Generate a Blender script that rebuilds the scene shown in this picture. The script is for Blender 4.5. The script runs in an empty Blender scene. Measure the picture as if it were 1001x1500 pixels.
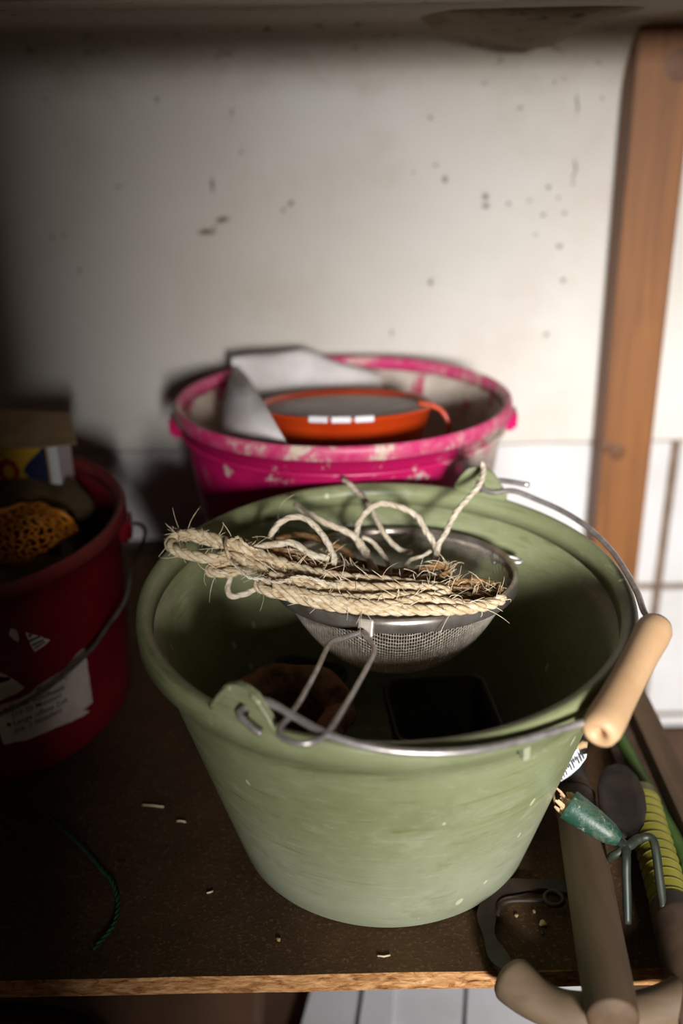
import bpy, bmesh, math, random
from mathutils import Vector, Matrix
R_ = math.radians
random.seed(7)
S = bpy.context.scene
C = S.collection

# ------------------------------------------------------------------ camera, world, light, exposure
CAM_H, PITCH, ROLL, F = 0.477, R_(24.8), -0.02, 1458.0
fw = Vector((0, math.cos(PITCH), -math.sin(PITCH)))
r0 = Vector((1, 0, 0)); u0 = r0.cross(fw)
rt = r0 * math.cos(ROLL) + u0 * math.sin(ROLL)
up = u0 * math.cos(ROLL) - r0 * math.sin(ROLL)
cd = bpy.data.cameras.new('camera'); cam = bpy.data.objects.new('camera', cd); C.objects.link(cam)
cam.matrix_world = Matrix(((rt.x, up.x, -fw.x, 0), (rt.y, up.y, -fw.y, 0), (rt.z, up.z, -fw.z, CAM_H), (0, 0, 0, 1)))
cd.sensor_fit = 'VERTICAL'; cd.sensor_height = 36; cd.sensor_width = 24; cd.lens = 36 * F / 1500
cd.clip_start = 0.02
cd.dof.use_dof = True; cd.dof.focus_distance = 0.588; cd.dof.aperture_fstop = 3.0
S.camera = cam
S.view_settings.view_transform = 'Standard'; S.view_settings.look = 'None'
S.view_settings.gamma = 1; S.view_settings.use_curve_mapping = False
S.view_settings.exposure = 0.0
w = bpy.data.worlds.new('world'); S.world = w; w.use_nodes = True
w.node_tree.nodes['Background'].inputs[0].default_value = (1.0, 0.78, 0.58, 1)
w.node_tree.nodes['Background'].inputs[1].default_value = 0.020
ld = bpy.data.lights.new('window_daylight', 'AREA'); ld.shape = 'RECTANGLE'
ld.size = 0.40; ld.size_y = 0.36; ld.energy = 32; ld.color = (1.0, 0.98, 0.97); ld.spread = R_(80)
lo = bpy.data.objects.new('window_daylight', ld); C.objects.link(lo)
lo.location = (0.30, -1.90, 0.76)
lo.rotation_euler = (Vector((0.10, 0.76, 0.14)) - lo.location).to_track_quat('-Z', 'Y').to_euler()

def ray(px, py): return fw + rt * ((px - 500.5) / F) + up * ((750 - py) / F)
O = Vector((0, 0, CAM_H))
def at(px, py, z):
    d = ray(px, py); return O + d * ((z - CAM_H) / d.z)
def aty(px, py, Y):
    d = ray(px, py); return O + d * (Y / d.y)

# ------------------------------------------------------------------ materials
def lin(c):
    return tuple(((v / 255) / 12.92 if v / 255 <= 0.04045 else ((v / 255 + 0.055) / 1.055) ** 2.4) for v in c) + (1,)
class NT:
    def __init__(s, name):
        s.m = bpy.data.materials.new(name); s.m.use_nodes = True; s.t = s.m.node_tree
        s.b = s.t.nodes['Principled BSDF']; s.tc = s.n('ShaderNodeTexCoord'); s.co = s.tc.outputs['Object']
    def n(s, k, **kw):
        x = s.t.nodes.new(k)
        for a, b in kw.items(): setattr(x, a, b)
        return x
    def l(s, a, b): s.t.links.new(a, b)
    def vec(s, scale):
        m = s.n('ShaderNodeMapping'); m.inputs['Scale'].default_value = scale; s.l(s.co, m.inputs[0]); return m.outputs[0]
    def noise(s, scale, detail=4, rough=.6, vec=None, dist=0):
        x = s.n('ShaderNodeTexNoise'); x.inputs['Scale'].default_value = scale; x.inputs['Detail'].default_value = detail
        x.inputs['Roughness'].default_value = rough; x.inputs['Distortion'].default_value = dist
        s.l(vec or s.co, x.inputs['Vector']); return x.outputs['Fac']
    def ramp(s, src, stops):
        x = s.n('ShaderNodeValToRGB'); e = x.color_ramp.elements
        while len(e) < len(stops): e.new(0.5)
        for el, (p, c) in zip(e, stops):
            el.position = p; el.color = c if len(c) == 4 else tuple(c) + (1,)
        s.l(src, x.inputs[0]); return x.outputs[0]
    def mask(s, src, a, b): return s.ramp(src, [(a, (0, 0, 0, 1)), (b, (1, 1, 1, 1))])
    def mix(s, fac, a, b, mode='MIX'):
        x = s.n('ShaderNodeMix', data_type='RGBA', blend_type=mode)
        for sock, v in ((x.inputs[0], fac), (x.inputs[6], a), (x.inputs[7], b)):
            if hasattr(v, 'links'): s.l(v, sock)
            else: sock.default_value = v
        return x.outputs[2]
    def math(s, op, a, b=0.0):
        x = s.n('ShaderNodeMath', operation=op)
        for sock, v in ((x.inputs[0], a), (x.inputs[1], b)):
            if hasattr(v, 'links'): s.l(v, sock)
            else: sock.default_value = v
        return x.outputs[0]
    def bump(s, src, strength, dist=.001):
        x = s.n('ShaderNodeBump'); x.inputs['Strength'].default_value = strength; x.inputs['Distance'].default_value = dist
        s.l(src, x.inputs['Height']); s.l(x.outputs[0], s.b.inputs['Normal'])
    def done(s, col, rough=.6, metal=0, spec=.5):
        if hasattr(col, 'links'): s.l(col, s.b.inputs['Base Color'])
        else: s.b.inputs['Base Color'].default_value = col
        if hasattr(rough, 'links'): s.l(rough, s.b.inputs['Roughness'])
        else: s.b.inputs['Roughness'].default_value = rough
        s.b.inputs['Metallic'].default_value = metal; s.b.inputs['Specular IOR Level'].default_value = spec
        return s.m
def simple(name, a, b, scale=40, rough=.6, metal=0, bump=0, stretch=(1, 1, 1), spec=.5, lo_=.35, hi=.68):
    t = NT(name); n = t.noise(scale, 5, .6, t.vec(stretch))
    if bump: t.bump(n, bump)
    return t.done(t.ramp(n, [(lo_, lin(a)), (hi, lin(b))]), rough, metal, spec)
M = {}
def m_green():
    t = NT('green_plastic')
    n = t.noise(9, 6, .65); c = t.ramp(n, [(.3, lin((120, 125, 86))), (.55, lin((136, 142, 104))), (.75, lin((150, 155, 124)))])
    # pale scuffs
    n2 = t.noise(30, 5, .7, t.vec((1, 1, 3.0)), .8); c = t.mix(t.math('MULTIPLY', t.mask(n2, .56, .7), .35), c, lin((172, 176, 152)))
    # scratches
    n4 = t.noise(60, 3, .5, t.vec((.35, .35, 5)), 1.2); c = t.mix(t.math('MULTIPLY', t.mask(n4, .60, .68), .6), c, lin((104, 112, 66)))
    n5 = t.noise(22, 2, .4, t.vec((.5, .5, 6)), 2.5); hl = t.math('MULTIPLY', t.mask(n5, .49, .498), t.math('SUBTRACT', 1.0, t.mask(n5, .502, .51))); c = t.mix(t.math('MULTIPLY', hl, .3), c, lin((186, 190, 160)))
    # worn pale lower half
    sz = t.n('ShaderNodeSeparateXYZ'); t.l(t.co, sz.inputs[0])
    wear = t.math('ADD', t.math('MULTIPLY', t.math('SUBTRACT', .085, sz.outputs[2]), 12), t.math('SUBTRACT', t.noise(10, 5, .7), .3))
    c = t.mix(t.math('MULTIPLY', t.mask(wear, .1, .9), .42), c, lin((176, 180, 160)))
    # dirt
    n3 = t.noise(14, 8, .75); c = t.mix(t.math('MULTIPLY', t.mask(n3, .55, .75), .55), c, lin((100, 92, 54)))
    # pale flecks in the plastic
    v = t.n('ShaderNodeTexVoronoi', feature='F1'); v.inputs['Scale'].default_value = 58; v.inputs['Randomness'].default_value = 1
    rot = t.n('ShaderNodeMapping'); rot.inputs['Rotation'].default_value = (.5, .7, .3); rot.inputs['Scale'].default_value = (1, 1.9, .8); t.l(t.co, rot.inputs[0]); t.l(rot.outputs[0], v.inputs['Vector'])
    sep = t.n('ShaderNodeSeparateColor'); t.l(v.outputs['Color'], sep.inputs[0])
    th = t.math('MULTIPLY', t.math('SUBTRACT', sep.outputs[0], .55), .40)
    fl = t.math('LESS_THAN', v.outputs['Distance'], th)
    c = t.mix(t.math('MULTIPLY', fl, .8), c, lin((206, 206, 164)))
    t.bump(t.math('ADD', n3, t.math('MULTIPLY', n4, .5)), .25, .0006)
    return t.done(c, t.ramp(n2, [(.3, (.28,) * 3), (.8, (.5,) * 3)]), 0, .45)
M['green'] = m_green()
def m_pink():
    t = NT('pink_plastic_with_paint')
    n = t.noise(6, 5, .6); c = t.ramp(n, [(.3, lin((176, 18, 84))), (.7, lin((206, 32, 104)))])
    sp = t.n('ShaderNodeSeparateXYZ'); t.l(t.co, sp.inputs[0])
    n1 = t.noise(16, 6, .7, t.vec((1, 1, .8)), .5)
    # wiped filler on the right of the outer wall
    side = t.math('ADD', t.math('MULTIPLY', t.math('SUBTRACT', sp.outputs[0], .062), 14), t.math('MULTIPLY', t.math('SUBTRACT', n1, .5), 2.4))
    geo = t.math('SQRT', t.math('ADD', t.math('MULTIPLY', sp.outputs[0], sp.outputs[0]), t.math('MULTIPLY', sp.outputs[1], sp.outputs[1])))
    c = t.mix(t.mask(side, .35, .75), c, lin((196, 178, 166)))
    n2 = t.noise(42, 5, .65); c = t.mix(t.mask(n2, .60, .66), c, lin((200, 176, 170)))
    n3 = t.noise(24, 7, .75); c = t.mix(t.math('MULTIPLY', t.mask(n3, .56, .74), .7), c, lin((88, 30, 44)))
    t.bump(n2, .3)
    return t.done(c, .38)
M['pink'] = m_pink()
def m_pink_in():
    t = NT('dried_paint_lining')
    n = t.noise(11, 6, .7); c = t.ramp(n, [(.32, lin((150, 128, 112))), (.5, lin((196, 182, 168))), (.7, lin((214, 206, 194)))])
    n2 = t.noise(20, 6, .7, None, .6); c = t.mix(t.mask(n2, .57, .62), c, lin((178, 38, 84)))
    n3 = t.noise(17, 6, .8); c = t.mix(t.math('MULTIPLY', t.mask(n3, .52, .72), .8), c, lin((120, 84, 66)))
    t.bump(n, .5, .002)
    return t.done(c, .7)
M['pink_in'] = m_pink_in()
def m_rimpink():
    t = NT('pink_rim_with_paint')
    n = t.noise(30, 6, .7); c = t.ramp(n, [(.40, lin((196, 44, 104))), (.52, lin((200, 90, 122))), (.6, lin((206, 186, 168)))])
    t.bump(n, .4); return t.done(c, .45)
M['rimpink'] = m_rimpink()
M['pinkplain'] = simple('plain_pink_plastic', (176, 18, 84), (206, 32, 104), 8, .4)
M['red'] = simple('red_plastic', (100, 3, 16), (120, 9, 26), 12, .42)
M['redrim'] = simple('red_rim_dusty', (104, 12, 24), (116, 46, 34), 24, .55)
def m_wall():
    t = NT('stained_plaster_shaded_top')
    n = t.noise(3.2, 6, .6); c = t.ramp(n, [(.3, lin((190, 183, 172))), (.7, lin((203, 199, 192)))])
    n2 = t.noise(7, 8, .7); c = t.mix(t.math('MULTIPLY', t.mask(n2, .5, .75), .35), c, lin((166, 150, 130)))
    fine = t.noise(160, 3, .6)
    # individual mould and fly spots of the photograph (x, z on the wall, radius, stretch)
    px = [(302, 340, 9, 2.2), (325, 322, 8, 1.8), (313, 331, 4, 1), (652, 262, 7, 1), (711, 288, 7, 1), (713, 301, 7, 1), (605, 252, 4, 1), (640, 242, 4, 1),
          (493, 64, 7, .8), (460, 98, 5, 1), (424, 87, 4, 1), (439, 44, 5, 1), (411, 12, 9, 1), (373, 6, 6, .6), (544, 20, 6, 1), (540, 30, 7, 1), (531, 90, 6, .4), (541, 60, 4, 1), (466, 44, 4, 1),
          (280, 90, 5, 1), (224, 82, 4, 1), (218, 63, 4, 1), (103, 79, 4, 1), (89, 62, 4, 1), (37, 98, 4, 1), (230, 145, 4, 1), (338, 165, 6, .5), (316, 118, 4, 1), (355, 222, 4, 1), (310, 272, 6, .35), (175, 275, 4, 1), (75, 347, 6, 1), (93, 347, 4, 1), (67, 144, 4, 1), (117, 398, 5, 1),
          (630, 172, 4, 1), (708, 122, 5, 1), (823, 90, 5, 1), (824, 116, 5, 1), (811, 120, 5, 1), (783, 114, 4, 1), (882, 143, 4, 1), (762, 160, 4, 1), (847, 70, 5, 1), (635, 75, 5, 1),
          (845, 150, 4, .15), (841, 250, 5, .2), (838, 270, 4, 1), (828, 312, 5, 1), (820, 290, 4, 1), (795, 314, 4, 1), (785, 344, 4, 1), (821, 359, 5, 1), (745, 298, 5, 1), (826, 410, 6, 1), (775, 295, 4, 1), (805, 275, 5, 1), (426, 298, 5, 1), (416, 308, 4, 1),
          (633, 414, 6, 1), (574, 487, 6, .6), (800, 490, 5, 1), (508, 15, 4, 1), (660, 20, 6, 1), (750, 30, 6, 1), (817, 37, 5, 1)]
    wob = t.n('ShaderNodeTexNoise'); wob.inputs['Scale'].default_value = 90; t.l(t.co, wob.inputs['Vector'])
    wv = t.n('ShaderNodeVectorMath', operation='SCALE'); t.l(wob.outputs['Color'], wv.inputs[0]); wv.inputs['Scale'].default_value = .009
    pos = t.n('ShaderNodeVectorMath', operation='ADD'); t.l(t.co, pos.inputs[0]); t.l(wv.outputs[0], pos.inputs[1])
    cur = None
    for (x, y, r, s) in px:
        p = aty(x, y, 1.0); off = .0045
        sub = t.n('ShaderNodeVectorMath', operation='SUBTRACT'); t.l(pos.outputs[0], sub.inputs[0]); sub.inputs[1].default_value = (p.x + off, 1.0 + off, min(p.z, .498) + off)
        rr = r / 1500.
        mul = t.n('ShaderNodeVectorMath', operation='MULTIPLY'); t.l(sub.outputs[0], mul.inputs[0]); mul.inputs[1].default_value = (1 / (rr * max(s, .5)), .3 / rr, 1 / (rr / max(s, .12) if s < 1 else rr))
        ln = t.n('ShaderNodeVectorMath', operation='LENGTH'); t.l(mul.outputs[0], ln.inputs[0])
        cur = ln.outputs['Value'] if cur is None else t.math('MINIMUM', cur, ln.outputs['Value'])
    sm = t.ramp(cur, [(.3, (1, 1, 1)), (.85, (0, 0, 0))])
    c = t.mix(t.math('MULTIPLY', sm, .82), c, lin((62, 50, 32)))
    v = t.noise(48, 6, .7); c = t.mix(t.math('MULTIPLY', t.mask(v, .70, .76), .6), c, lin((96, 80, 56)))
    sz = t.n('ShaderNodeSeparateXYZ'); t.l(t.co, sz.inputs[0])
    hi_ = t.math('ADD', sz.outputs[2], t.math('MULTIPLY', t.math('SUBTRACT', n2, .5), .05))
    c = t.mix(t.math('MULTIPLY', t.ramp(hi_, [(.44, (0, 0, 0)), (.495, (1, 1, 1))]), .75), c, lin((112, 94, 62)))  # shade under the ceiling painted in as tan, along with a mould tone
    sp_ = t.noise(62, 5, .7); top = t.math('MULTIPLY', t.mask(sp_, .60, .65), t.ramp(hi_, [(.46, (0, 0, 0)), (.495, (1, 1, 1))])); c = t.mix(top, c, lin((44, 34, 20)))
    t.bump(t.math('ADD', fine, t.math('MULTIPLY', n2, 2)), .22, .0015)
    return t.done(c, .85, 0, .3)
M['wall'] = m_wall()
def m_ceil():
    t = NT('mouldy_plaster')
    n = t.noise(6, 6, .6); c = t.ramp(n, [(.3, lin((92, 76, 48))), (.7, lin((120, 102, 70)))])
    v = t.noise(55, 6, .75); c = t.mix(t.math('MULTIPLY', t.mask(v, .55, .64), .85), c, lin((36, 27, 16)))
    t.bump(n, .4, .003); return t.done(c, .9, 0, .2)
M['ceil'] = m_ceil()
M['block'] = simple('white_block', (188, 185, 182), (202, 200, 200), 9, .75, 0, .15)
M['mortar'] = simple('brown_mortar', (96, 78, 62), (128, 108, 90), 60, .95, 0, .4)
def m_board():
    t = NT('dirty_chipboard_face')
    n = t.noise(7, 7, .7); c = t.ramp(n, [(.3, lin((54, 38, 24))), (.7, lin((84, 62, 41)))])
    f = t.noise(420, 3, .7); c = t.mix(t.math('MULTIPLY', t.mask(f, .55, .75), .45), c, lin((140, 112, 78)))
    d = t.noise(90, 4, .7); c = t.mix(t.math('MULTIPLY', t.mask(d, .62, .7), .5), c, lin((36, 25, 16)))
    t.bump(f, .5, .0008); return t.done(c, .9, 0, .15)
M['board'] = m_board()
def m_edge():
    t = NT('raw_chipboard_edge')
    n = t.noise(230, 4, .75, t.vec((.35, 1, 1.2)), .6)
    c = t.ramp(n, [(.32, lin((84, 52, 26))), (.45, lin((164, 112, 66))), (.6, lin((206, 158, 106))), (.72, lin((226, 190, 142)))])
    t.bump(n, .9, .0015); return t.done(c, .85, 0, .2)
M['edge'] = m_edge()
def m_wood(name, a, b, k=1.0, stretch=(1, 1, .06), rough=.6, scale=90):
    t = NT(name); n = t.noise(scale, 4, .55, t.vec(stretch), .3); n2 = t.noise(6, 5, .6)
    c = t.ramp(n, [(.3, lin(a)), (.7, lin(b))]); c = t.mix(t.math('MULTIPLY', t.mask(n2, .5, .75), .45 * k), c, lin(tuple(v * .62 for v in a)))
    t.bump(n, .15); return t.done(c, rough)
M['post'] = m_wood('pine_post', (104, 60, 18), (134, 83, 30), .7)
M['knot'] = m_wood('pine_knot', (84, 48, 20), (106, 64, 30), .7)
M['grip'] = m_wood('beech_grip', (182, 144, 104), (200, 164, 124), .25, (.3, .3, .3), .5)
M['oldwood'] = m_wood('weathered_handle_wood', (66, 49, 31), (88, 68, 46), .8, (1, .08, 1), .7)
M['arcwood'] = m_wood('worn_curved_wood', (78, 62, 44), (112, 92, 70), .7, (.2, 1, 1), .7, 60)
M['batten'] = m_wood('dark_batten', (74, 54, 36), (98, 76, 52), .7, (1, .06, 1), .8)
M['steel'] = simple('tarnished_wire', (158, 150, 146), (200, 194, 190), 120, .36, .65)
M['chrome'] = simple('chromed_band', (150, 138, 124), (204, 196, 188), 60, .26, .8)
M['meshwire'] = simple('sieve_wire', (176, 164, 146), (222, 214, 200), 200, .4, .45)
M['bracket'] = simple('dull_tin', (170, 160, 146), (200, 190, 176), 90, .45, .35)
M['oldwire'] = simple('dull_wire', (92, 92, 84), (128, 124, 112), 150, .5, .7)
def m_rope(name, a, b, c_):
    t = NT(name); n = t.noise(500, 3, .6, t.vec((.25, 1, 1)), .5); n2 = t.noise(38, 4, .6)
    c = t.ramp(n, [(.28, lin(a)), (.5, lin(b)), (.72, lin(c_))]); c = t.mix(t.math('MULTIPLY', t.mask(n2, .48, .75), .5), c, lin(a))
    t.bump(n, .5, .0006); return t.done(c, .75, 0, .25)
M['rope'] = m_rope('sisal', (176, 146, 104), (218, 198, 162), (238, 226, 202))
M['twine'] = m_rope('pale_twine', (186, 166, 138), (218, 204, 180), (236, 228, 212))
M['rope_brown'] = m_rope('brown_sisal', (106, 74, 42), (146, 110, 70), (180, 146, 104))
M['fibre'] = simple('fibre', (206, 180, 138), (240, 226, 200), 60, .6)
def m_rust():
    t = NT('rusty_clay'); n = t.noise(60, 6, .7); c = t.ramp(n, [(.32, lin((80, 52, 38))), (.55, lin((160, 112, 86))), (.72, lin((196, 150, 120)))])
    t.bump(n, .7, .0015); return t.done(c, .9)
M['rust'] = m_rust()
M['blackpot'] = simple('black_plastic', (22, 19, 17), (34, 30, 27), 30, .45)
M['orange'] = simple('orange_plastic', (176, 52, 12), (196, 66, 18), 20, .3)
M['white'] = simple('white_plastic', (214, 212, 214), (230, 230, 234), 14, .4)
M['bag'] = simple('crumpled_white_paper', (196, 188, 182), (222, 218, 218), 18, .75, 0, .2)
M['paper'] = simple('aged_label_paper', (190, 172, 158), (216, 202, 190), 40, .8)
M['ink'] = simple('black_ink', (14, 12, 12), (24, 20, 20), 40, .7)
M['dotred'] = simple('red_ink', (120, 20, 22), (140, 30, 30), 40, .7)
M['net'] = simple('orange_net', (226, 128, 26), (250, 176, 60), 200, .5)
M['glove'] = simple('brown_cloth', (74, 60, 36), (112, 92, 56), 36, .95, 0, .6)
M['card'] = simple('brown_cardboard', (132, 108, 76), (162, 136, 98), 30, .85)
M['yellow'] = simple('yellow_print', (206, 164, 30), (222, 182, 46), 30, .6)
M['redprint'] = simple('red_print', (150, 24, 20), (168, 34, 26), 30, .6)
M['blue'] = simple('blue_print', (18, 28, 66), (24, 36, 82), 30, .6)
def m_socket():
    t = NT('chipped_green_enamel'); n = t.noise(26, 5, .6); c = t.ramp(n, [(.3, lin((18, 50, 38))), (.7, lin((34, 74, 58)))])
    n2 = t.noise(150, 5, .75); c = t.mix(t.mask(n2, .60, .68), c, lin((140, 134, 112))); n4 = t.noise(70, 6, .8); c = t.mix(t.math('MULTIPLY', t.mask(n4, .5, .62), .6), c, lin((96, 104, 84))); t.bump(n2, .4)
    return t.done(c, .45)
M['socket'] = m_socket()
M['prong'] = simple('dark_green_iron', (24, 38, 32), (52, 54, 44), 60, .5, .3)
M['iron'] = simple('dark_rusty_iron', (32, 21, 14), (58, 40, 29), 70, .65, .1, .5)
M['splinter'] = simple('broken_wood', (170, 134, 96), (214, 184, 144), 90, .8)
M['yelgrip'] = simple('yellow_green_tube', (120, 116, 32), (146, 138, 46), 30, .5)
M['yelrib'] = simple('dirty_rib', (88, 84, 30), (112, 106, 40), 60, .7)
M['darkend'] = simple('dark_worn_wood', (62, 44, 32), (86, 64, 48), 50, .7, 0, .2)
M['stake'] = simple('green_coated_stake', (50, 74, 26), (70, 94, 38), 40, .5)
M['tag'] = simple('white_tag', (206, 208, 214), (226, 228, 232), 60, .5)
M['tan'] = simple('dry_tan', (150, 124, 84), (186, 160, 116), 60, .8)
M['string'] = simple('green_string', (14, 62, 36), (24, 84, 50), 300, .8)
M['lower'] = simple('dusty_lower_floor', (74, 52, 38), (104, 76, 56), 14, .9)
M['carton'] = simple('brown_carton', (108, 76, 54), (132, 96, 70), 14, .9)
M['cable'] = simple('black_rubber', (14, 13, 13), (24, 22, 22), 40, .5)

# ------------------------------------------------------------------ mesh helpers
def mesh(name, vs, fs, mat, parent=None, smooth=True, mats=None, mi=None):
    me = bpy.data.meshes.new(name); me.from_pydata([tuple(v) for v in vs], [], fs); me.update()
    bm = bmesh.new(); bm.from_mesh(me); bmesh.ops.recalc_face_normals(bm, faces=bm.faces); bm.to_mesh(me); bm.free()
    o = bpy.data.objects.new(name, me); C.objects.link(o)
    for m in (mats or [mat]): me.materials.append(M[m])
    if mi:
        for p, i in zip(me.polygons, mi): p.material_index = i
    if smooth: me.polygons.foreach_set('use_smooth', [True] * len(me.polygons))
    if parent: o.parent = parent
    return o
def from_bm(name, bm, mat, parent=None, smooth=False):
    me = bpy.data.meshes.new(name); bmesh.ops.recalc_face_normals(bm, faces=bm.faces); bm.to_mesh(me); bm.free()
    o = bpy.data.objects.new(name, me); C.objects.link(o); me.materials.append(M[mat])
    if smooth: me.polygons.foreach_set('use_smooth', [True] * len(me.polygons))
    if parent: o.parent = parent
    return o
def box(name, lo_, hi, mat, parent=None, bev=.001, rot=None):
    bm = bmesh.new(); bmesh.ops.create_cube(bm, size=1)
    c = (Vector(lo_) + Vector(hi)) / 2; s = Vector(hi) - Vector(lo_)
    for v in bm.verts: v.co = Vector((v.co.x * s.x, v.co.y * s.y, v.co.z * s.z))
    if bev: bmesh.ops.bevel(bm, geom=bm.edges[:], offset=bev, segments=2, affect='EDGES', profile=.5)
    if rot: bmesh.ops.rotate(bm, verts=bm.verts, matrix=rot, cent=(0, 0, 0))
    for v in bm.verts: v.co += c
    return from_bm(name, bm, mat, parent)
def spline(pts, n=8):
    pts = [Vector(p) for p in pts]; P = [pts[0] * 2 - pts[1]] + pts + [pts[-1] * 2 - pts[-2]]; out = []
    for i in range(1, len(P) - 2):
        a, b, c, d = P[i - 1:i + 3]
        for k in range(n):
            t = k / n; out.append(.5 * ((2 * b) + (c - a) * t + (2 * a - 5 * b + 4 * c - d) * t * t + (3 * b - a - 3 * c + d) * t ** 3))
    out.append(pts[-1]); return out
def frames(p):
    n = len(p); T = [(p[min(i + 1, n - 1)] - p[max(i - 1, 0)]).normalized() for i in range(n)]
    ref = Vector((0, 0, 1)) if abs(T[0].z) < .9 else Vector((1, 0, 0))
    N = (ref - T[0] * ref.dot(T[0])).normalized(); out = []
    for t in T:
        N = N - t * N.dot(t)
        N = N.normalized() if N.length > 1e-6 else t.orthogonal().normalized()
        out.append((t, N, t.cross(N)))
    return out
def tube_geo(p, r, sides=8, caps=True, flat=1.0, base=0):
    fr = frames(p); vs = []; fs = []; n = len(p)
    for i, (q, (t, N, B)) in enumerate(zip(p, fr)):
        rr = r[min(i, len(r) - 1)] if isinstance(r, (list, tuple)) else r
        for k in range(sides):
            a = 2 * math.pi * k / sides; vs.append(q + N * (math.cos(a) * rr * flat) + B * (math.sin(a) * rr))
    for i in range(n - 1):
        for k in range(sides):
            a = i * sides + k; b = i * sides + (k + 1) % sides
            fs.append((base + a, base + b, base + b + sides, base + a + sides))
    if caps:
        fs.append(tuple(base + k for k in range(sides))[::-1]); fs.append(tuple(base + (n - 1) * sides + k for k in range(sides)))
    return vs, fs
def tube(name, p, r, mat, parent=None, sides=10, flat=1.0, smooth=True):
    vs, fs = tube_geo(p, r, sides, True, flat); return mesh(name, vs, fs, mat, parent, smooth)
def resample(p, step):
    L = [0]
    for a, b in zip(p, p[1:]): L.append(L[-1] + (b - a).length)
    n = max(2, int(L[-1] / step)); out = []; j = 0
    for i in range(n + 1):
        s = L[-1] * i / n
        while j < len(L) - 2 and L[j + 1] < s: j += 1
        d = L[j + 1] - L[j]; out.append(p[j].lerp(p[j + 1], (s - L[j]) / d if d > 1e-9 else 0))
    return out
def rope3(name, pts, R, mat, parent=None, pitch=None, plies=3, n=8, amp=.52, fat=.56):
    """twisted rope: each ply its own helix around the path"""
    p = resample(spline(pts, n), .0013); fr = frames(p); pitch = pitch or R * 7
    vs, fs = [], []
    for k in range(plies):
        q = []; rad = []
        for i, (c, (t, N, B)) in enumerate(zip(p, fr)):
            ph = 2 * math.pi * (i * .0013 / pitch + k / plies); wob = 1 + .12 * math.sin(i * .37 + k * 2)
            q.append(c + (N * math.cos(ph) + B * math.sin(ph)) * R * amp * wob); rad.append(R * fat * (1 + .1 * math.sin(i * .61 + k)))
        rad[0] *= .6; rad[-1] *= .5
        v, f = tube_geo(q, rad, 7, True, 1, len(vs)); vs += v; fs += f
    return mesh(name, vs, fs, mat, parent)
def lathe(name, prof, mat, parent=None, n=96, closed=False, mats=None, segmat=None, warp=None):
    vs = []; fs = []; mi = []; m = len(prof)
    for i in range(n):
        a = 2 * math.pi * i / n
        for r, z in prof:
            v = Vector((r * math.cos(a), r * math.sin(a), z)); vs.append(warp(v) if warp else v)
    for i in range(n):
        for j in range(m if closed else m - 1):
            a = i * m + j; b = i * m + (j + 1) % m; i2 = (i + 1) % n
            fs.append((a, i2 * m + j, i2 * m + (j + 1) % m, b)); mi.append(segmat[j] if segmat else 0)
    return mesh(name, vs, fs, mat, parent, True, mats, mi)
def thing(name, label, cat, loc=(0, 0, 0), group=None):
    o = bpy.data.objects.new(name, None); C.objects.link(o); o.location = loc; o.empty_display_size = .03
    return tag(o, label, cat, group)
def tag(o, label, cat, group=None, kind=None):
    o['label'] = label; o['category'] = cat
    if group: o['group'] = group
    if kind: o['kind'] = kind
    return o
def struct(o, label=None, cat=None):
    o['kind'] = 'structure'
    if label: o['label'] = label; o['category'] = cat
    return o
def shift(o, v):
    """move mesh data so that a child whose verts are in world space sits right under a located parent"""
    o.data.transform(Matrix.Translation(-Vector(v))); return o

# ------------------------------------------------------------------ the setting
prof = [(1.0, .0925), (1.0, .0935), (1.0, .25), (1.0, .4105)]
for k in range(1, 15):
    a = k / 14 * R_(86); prof.append((1.0 - .075 * (1 - math.cos(a)), .4255 + .075 * math.sin(a)))
prof.append((.86, .5015)); prof.append((.70, .5025)); prof.append((.556, .503)); prof.append((.556, .56)); prof.append((1.06, .56)); prof.append((1.06, .0925))
xs = [-.95 + i * .05 for i in range(41)]
vs = [(x, y, z) for x in xs for (y, z) in prof]; m_ = len(prof)
fs = [(i * m_ + j, (i + 1) * m_ + j, (i + 1) * m_ + (j + 1) % m_, i * m_ + (j + 1) % m_) for i in range(len(xs) - 1) for j in range(m_)]
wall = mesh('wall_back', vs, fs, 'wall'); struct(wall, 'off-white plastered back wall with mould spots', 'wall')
mort = box('mortar', (-.95, 1.004, -.75), (1.05, 1.06, .0925), 'mortar', wall, 0)
zr = [.0925, -.088, -.268, -.448, -.628, -.75]
for j in range(5):
    top = zr[j] - (.0025 if j == 0 else .004); bot = zr[j + 1] + .004
    off = .362
    xe = [-.95, off - 1.0, off - .5, off, off + .5, 1.05]
    for a, b in zip(xe, xe[1:]):
        box('wall_block', (a + .0045, 1.0 + random.uniform(-.0008, .0012), bot), (b - .0045, 1.05, top), 'block', wall, .002)
# plaster ceiling of the niche with its sagging lip
ceil = box('ceiling', (-.95, .552, .503), (1.05, 1.06, .58), 'ceil', None, .004); struct(ceil, 'mould-speckled plaster ceiling above the shelf', 'ceiling')
lipc = [(600, 20), (622, 32), (643, 47), (690, 55), (740, 66), (775, 70), (800, 68), (815, 60), (830, 50), (860, 38), (890, 26), (915, 20), (1000, 20), (1100, 18)]
lp = spline([aty(x, y, .915) for x, y in lipc], 4)
vs = []; fs = []
for p in lp:
    zl = p.z
    zc = .5040
    sec = [(.74, zc), (.79, zc + (zl - zc) * .3), (.84, zc + (zl - zc) * .66), (.88, zc + (zl - zc) * .92), (.905, zl - .0003), (.915, zl + .0004), (.924, zl + .004), (.932, zl + .014), (.94, .53), (.74, .53)]
    vs += [(p.x, y, z) for y, z in sec]
k = len(sec)
fs = [(i * k + j, (i + 1) * k + j, (i + 1) * k + (j + 1) % k, i * k + (j + 1) % k) for i in range(len(lp) - 1) for j in range(k)]
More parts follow.
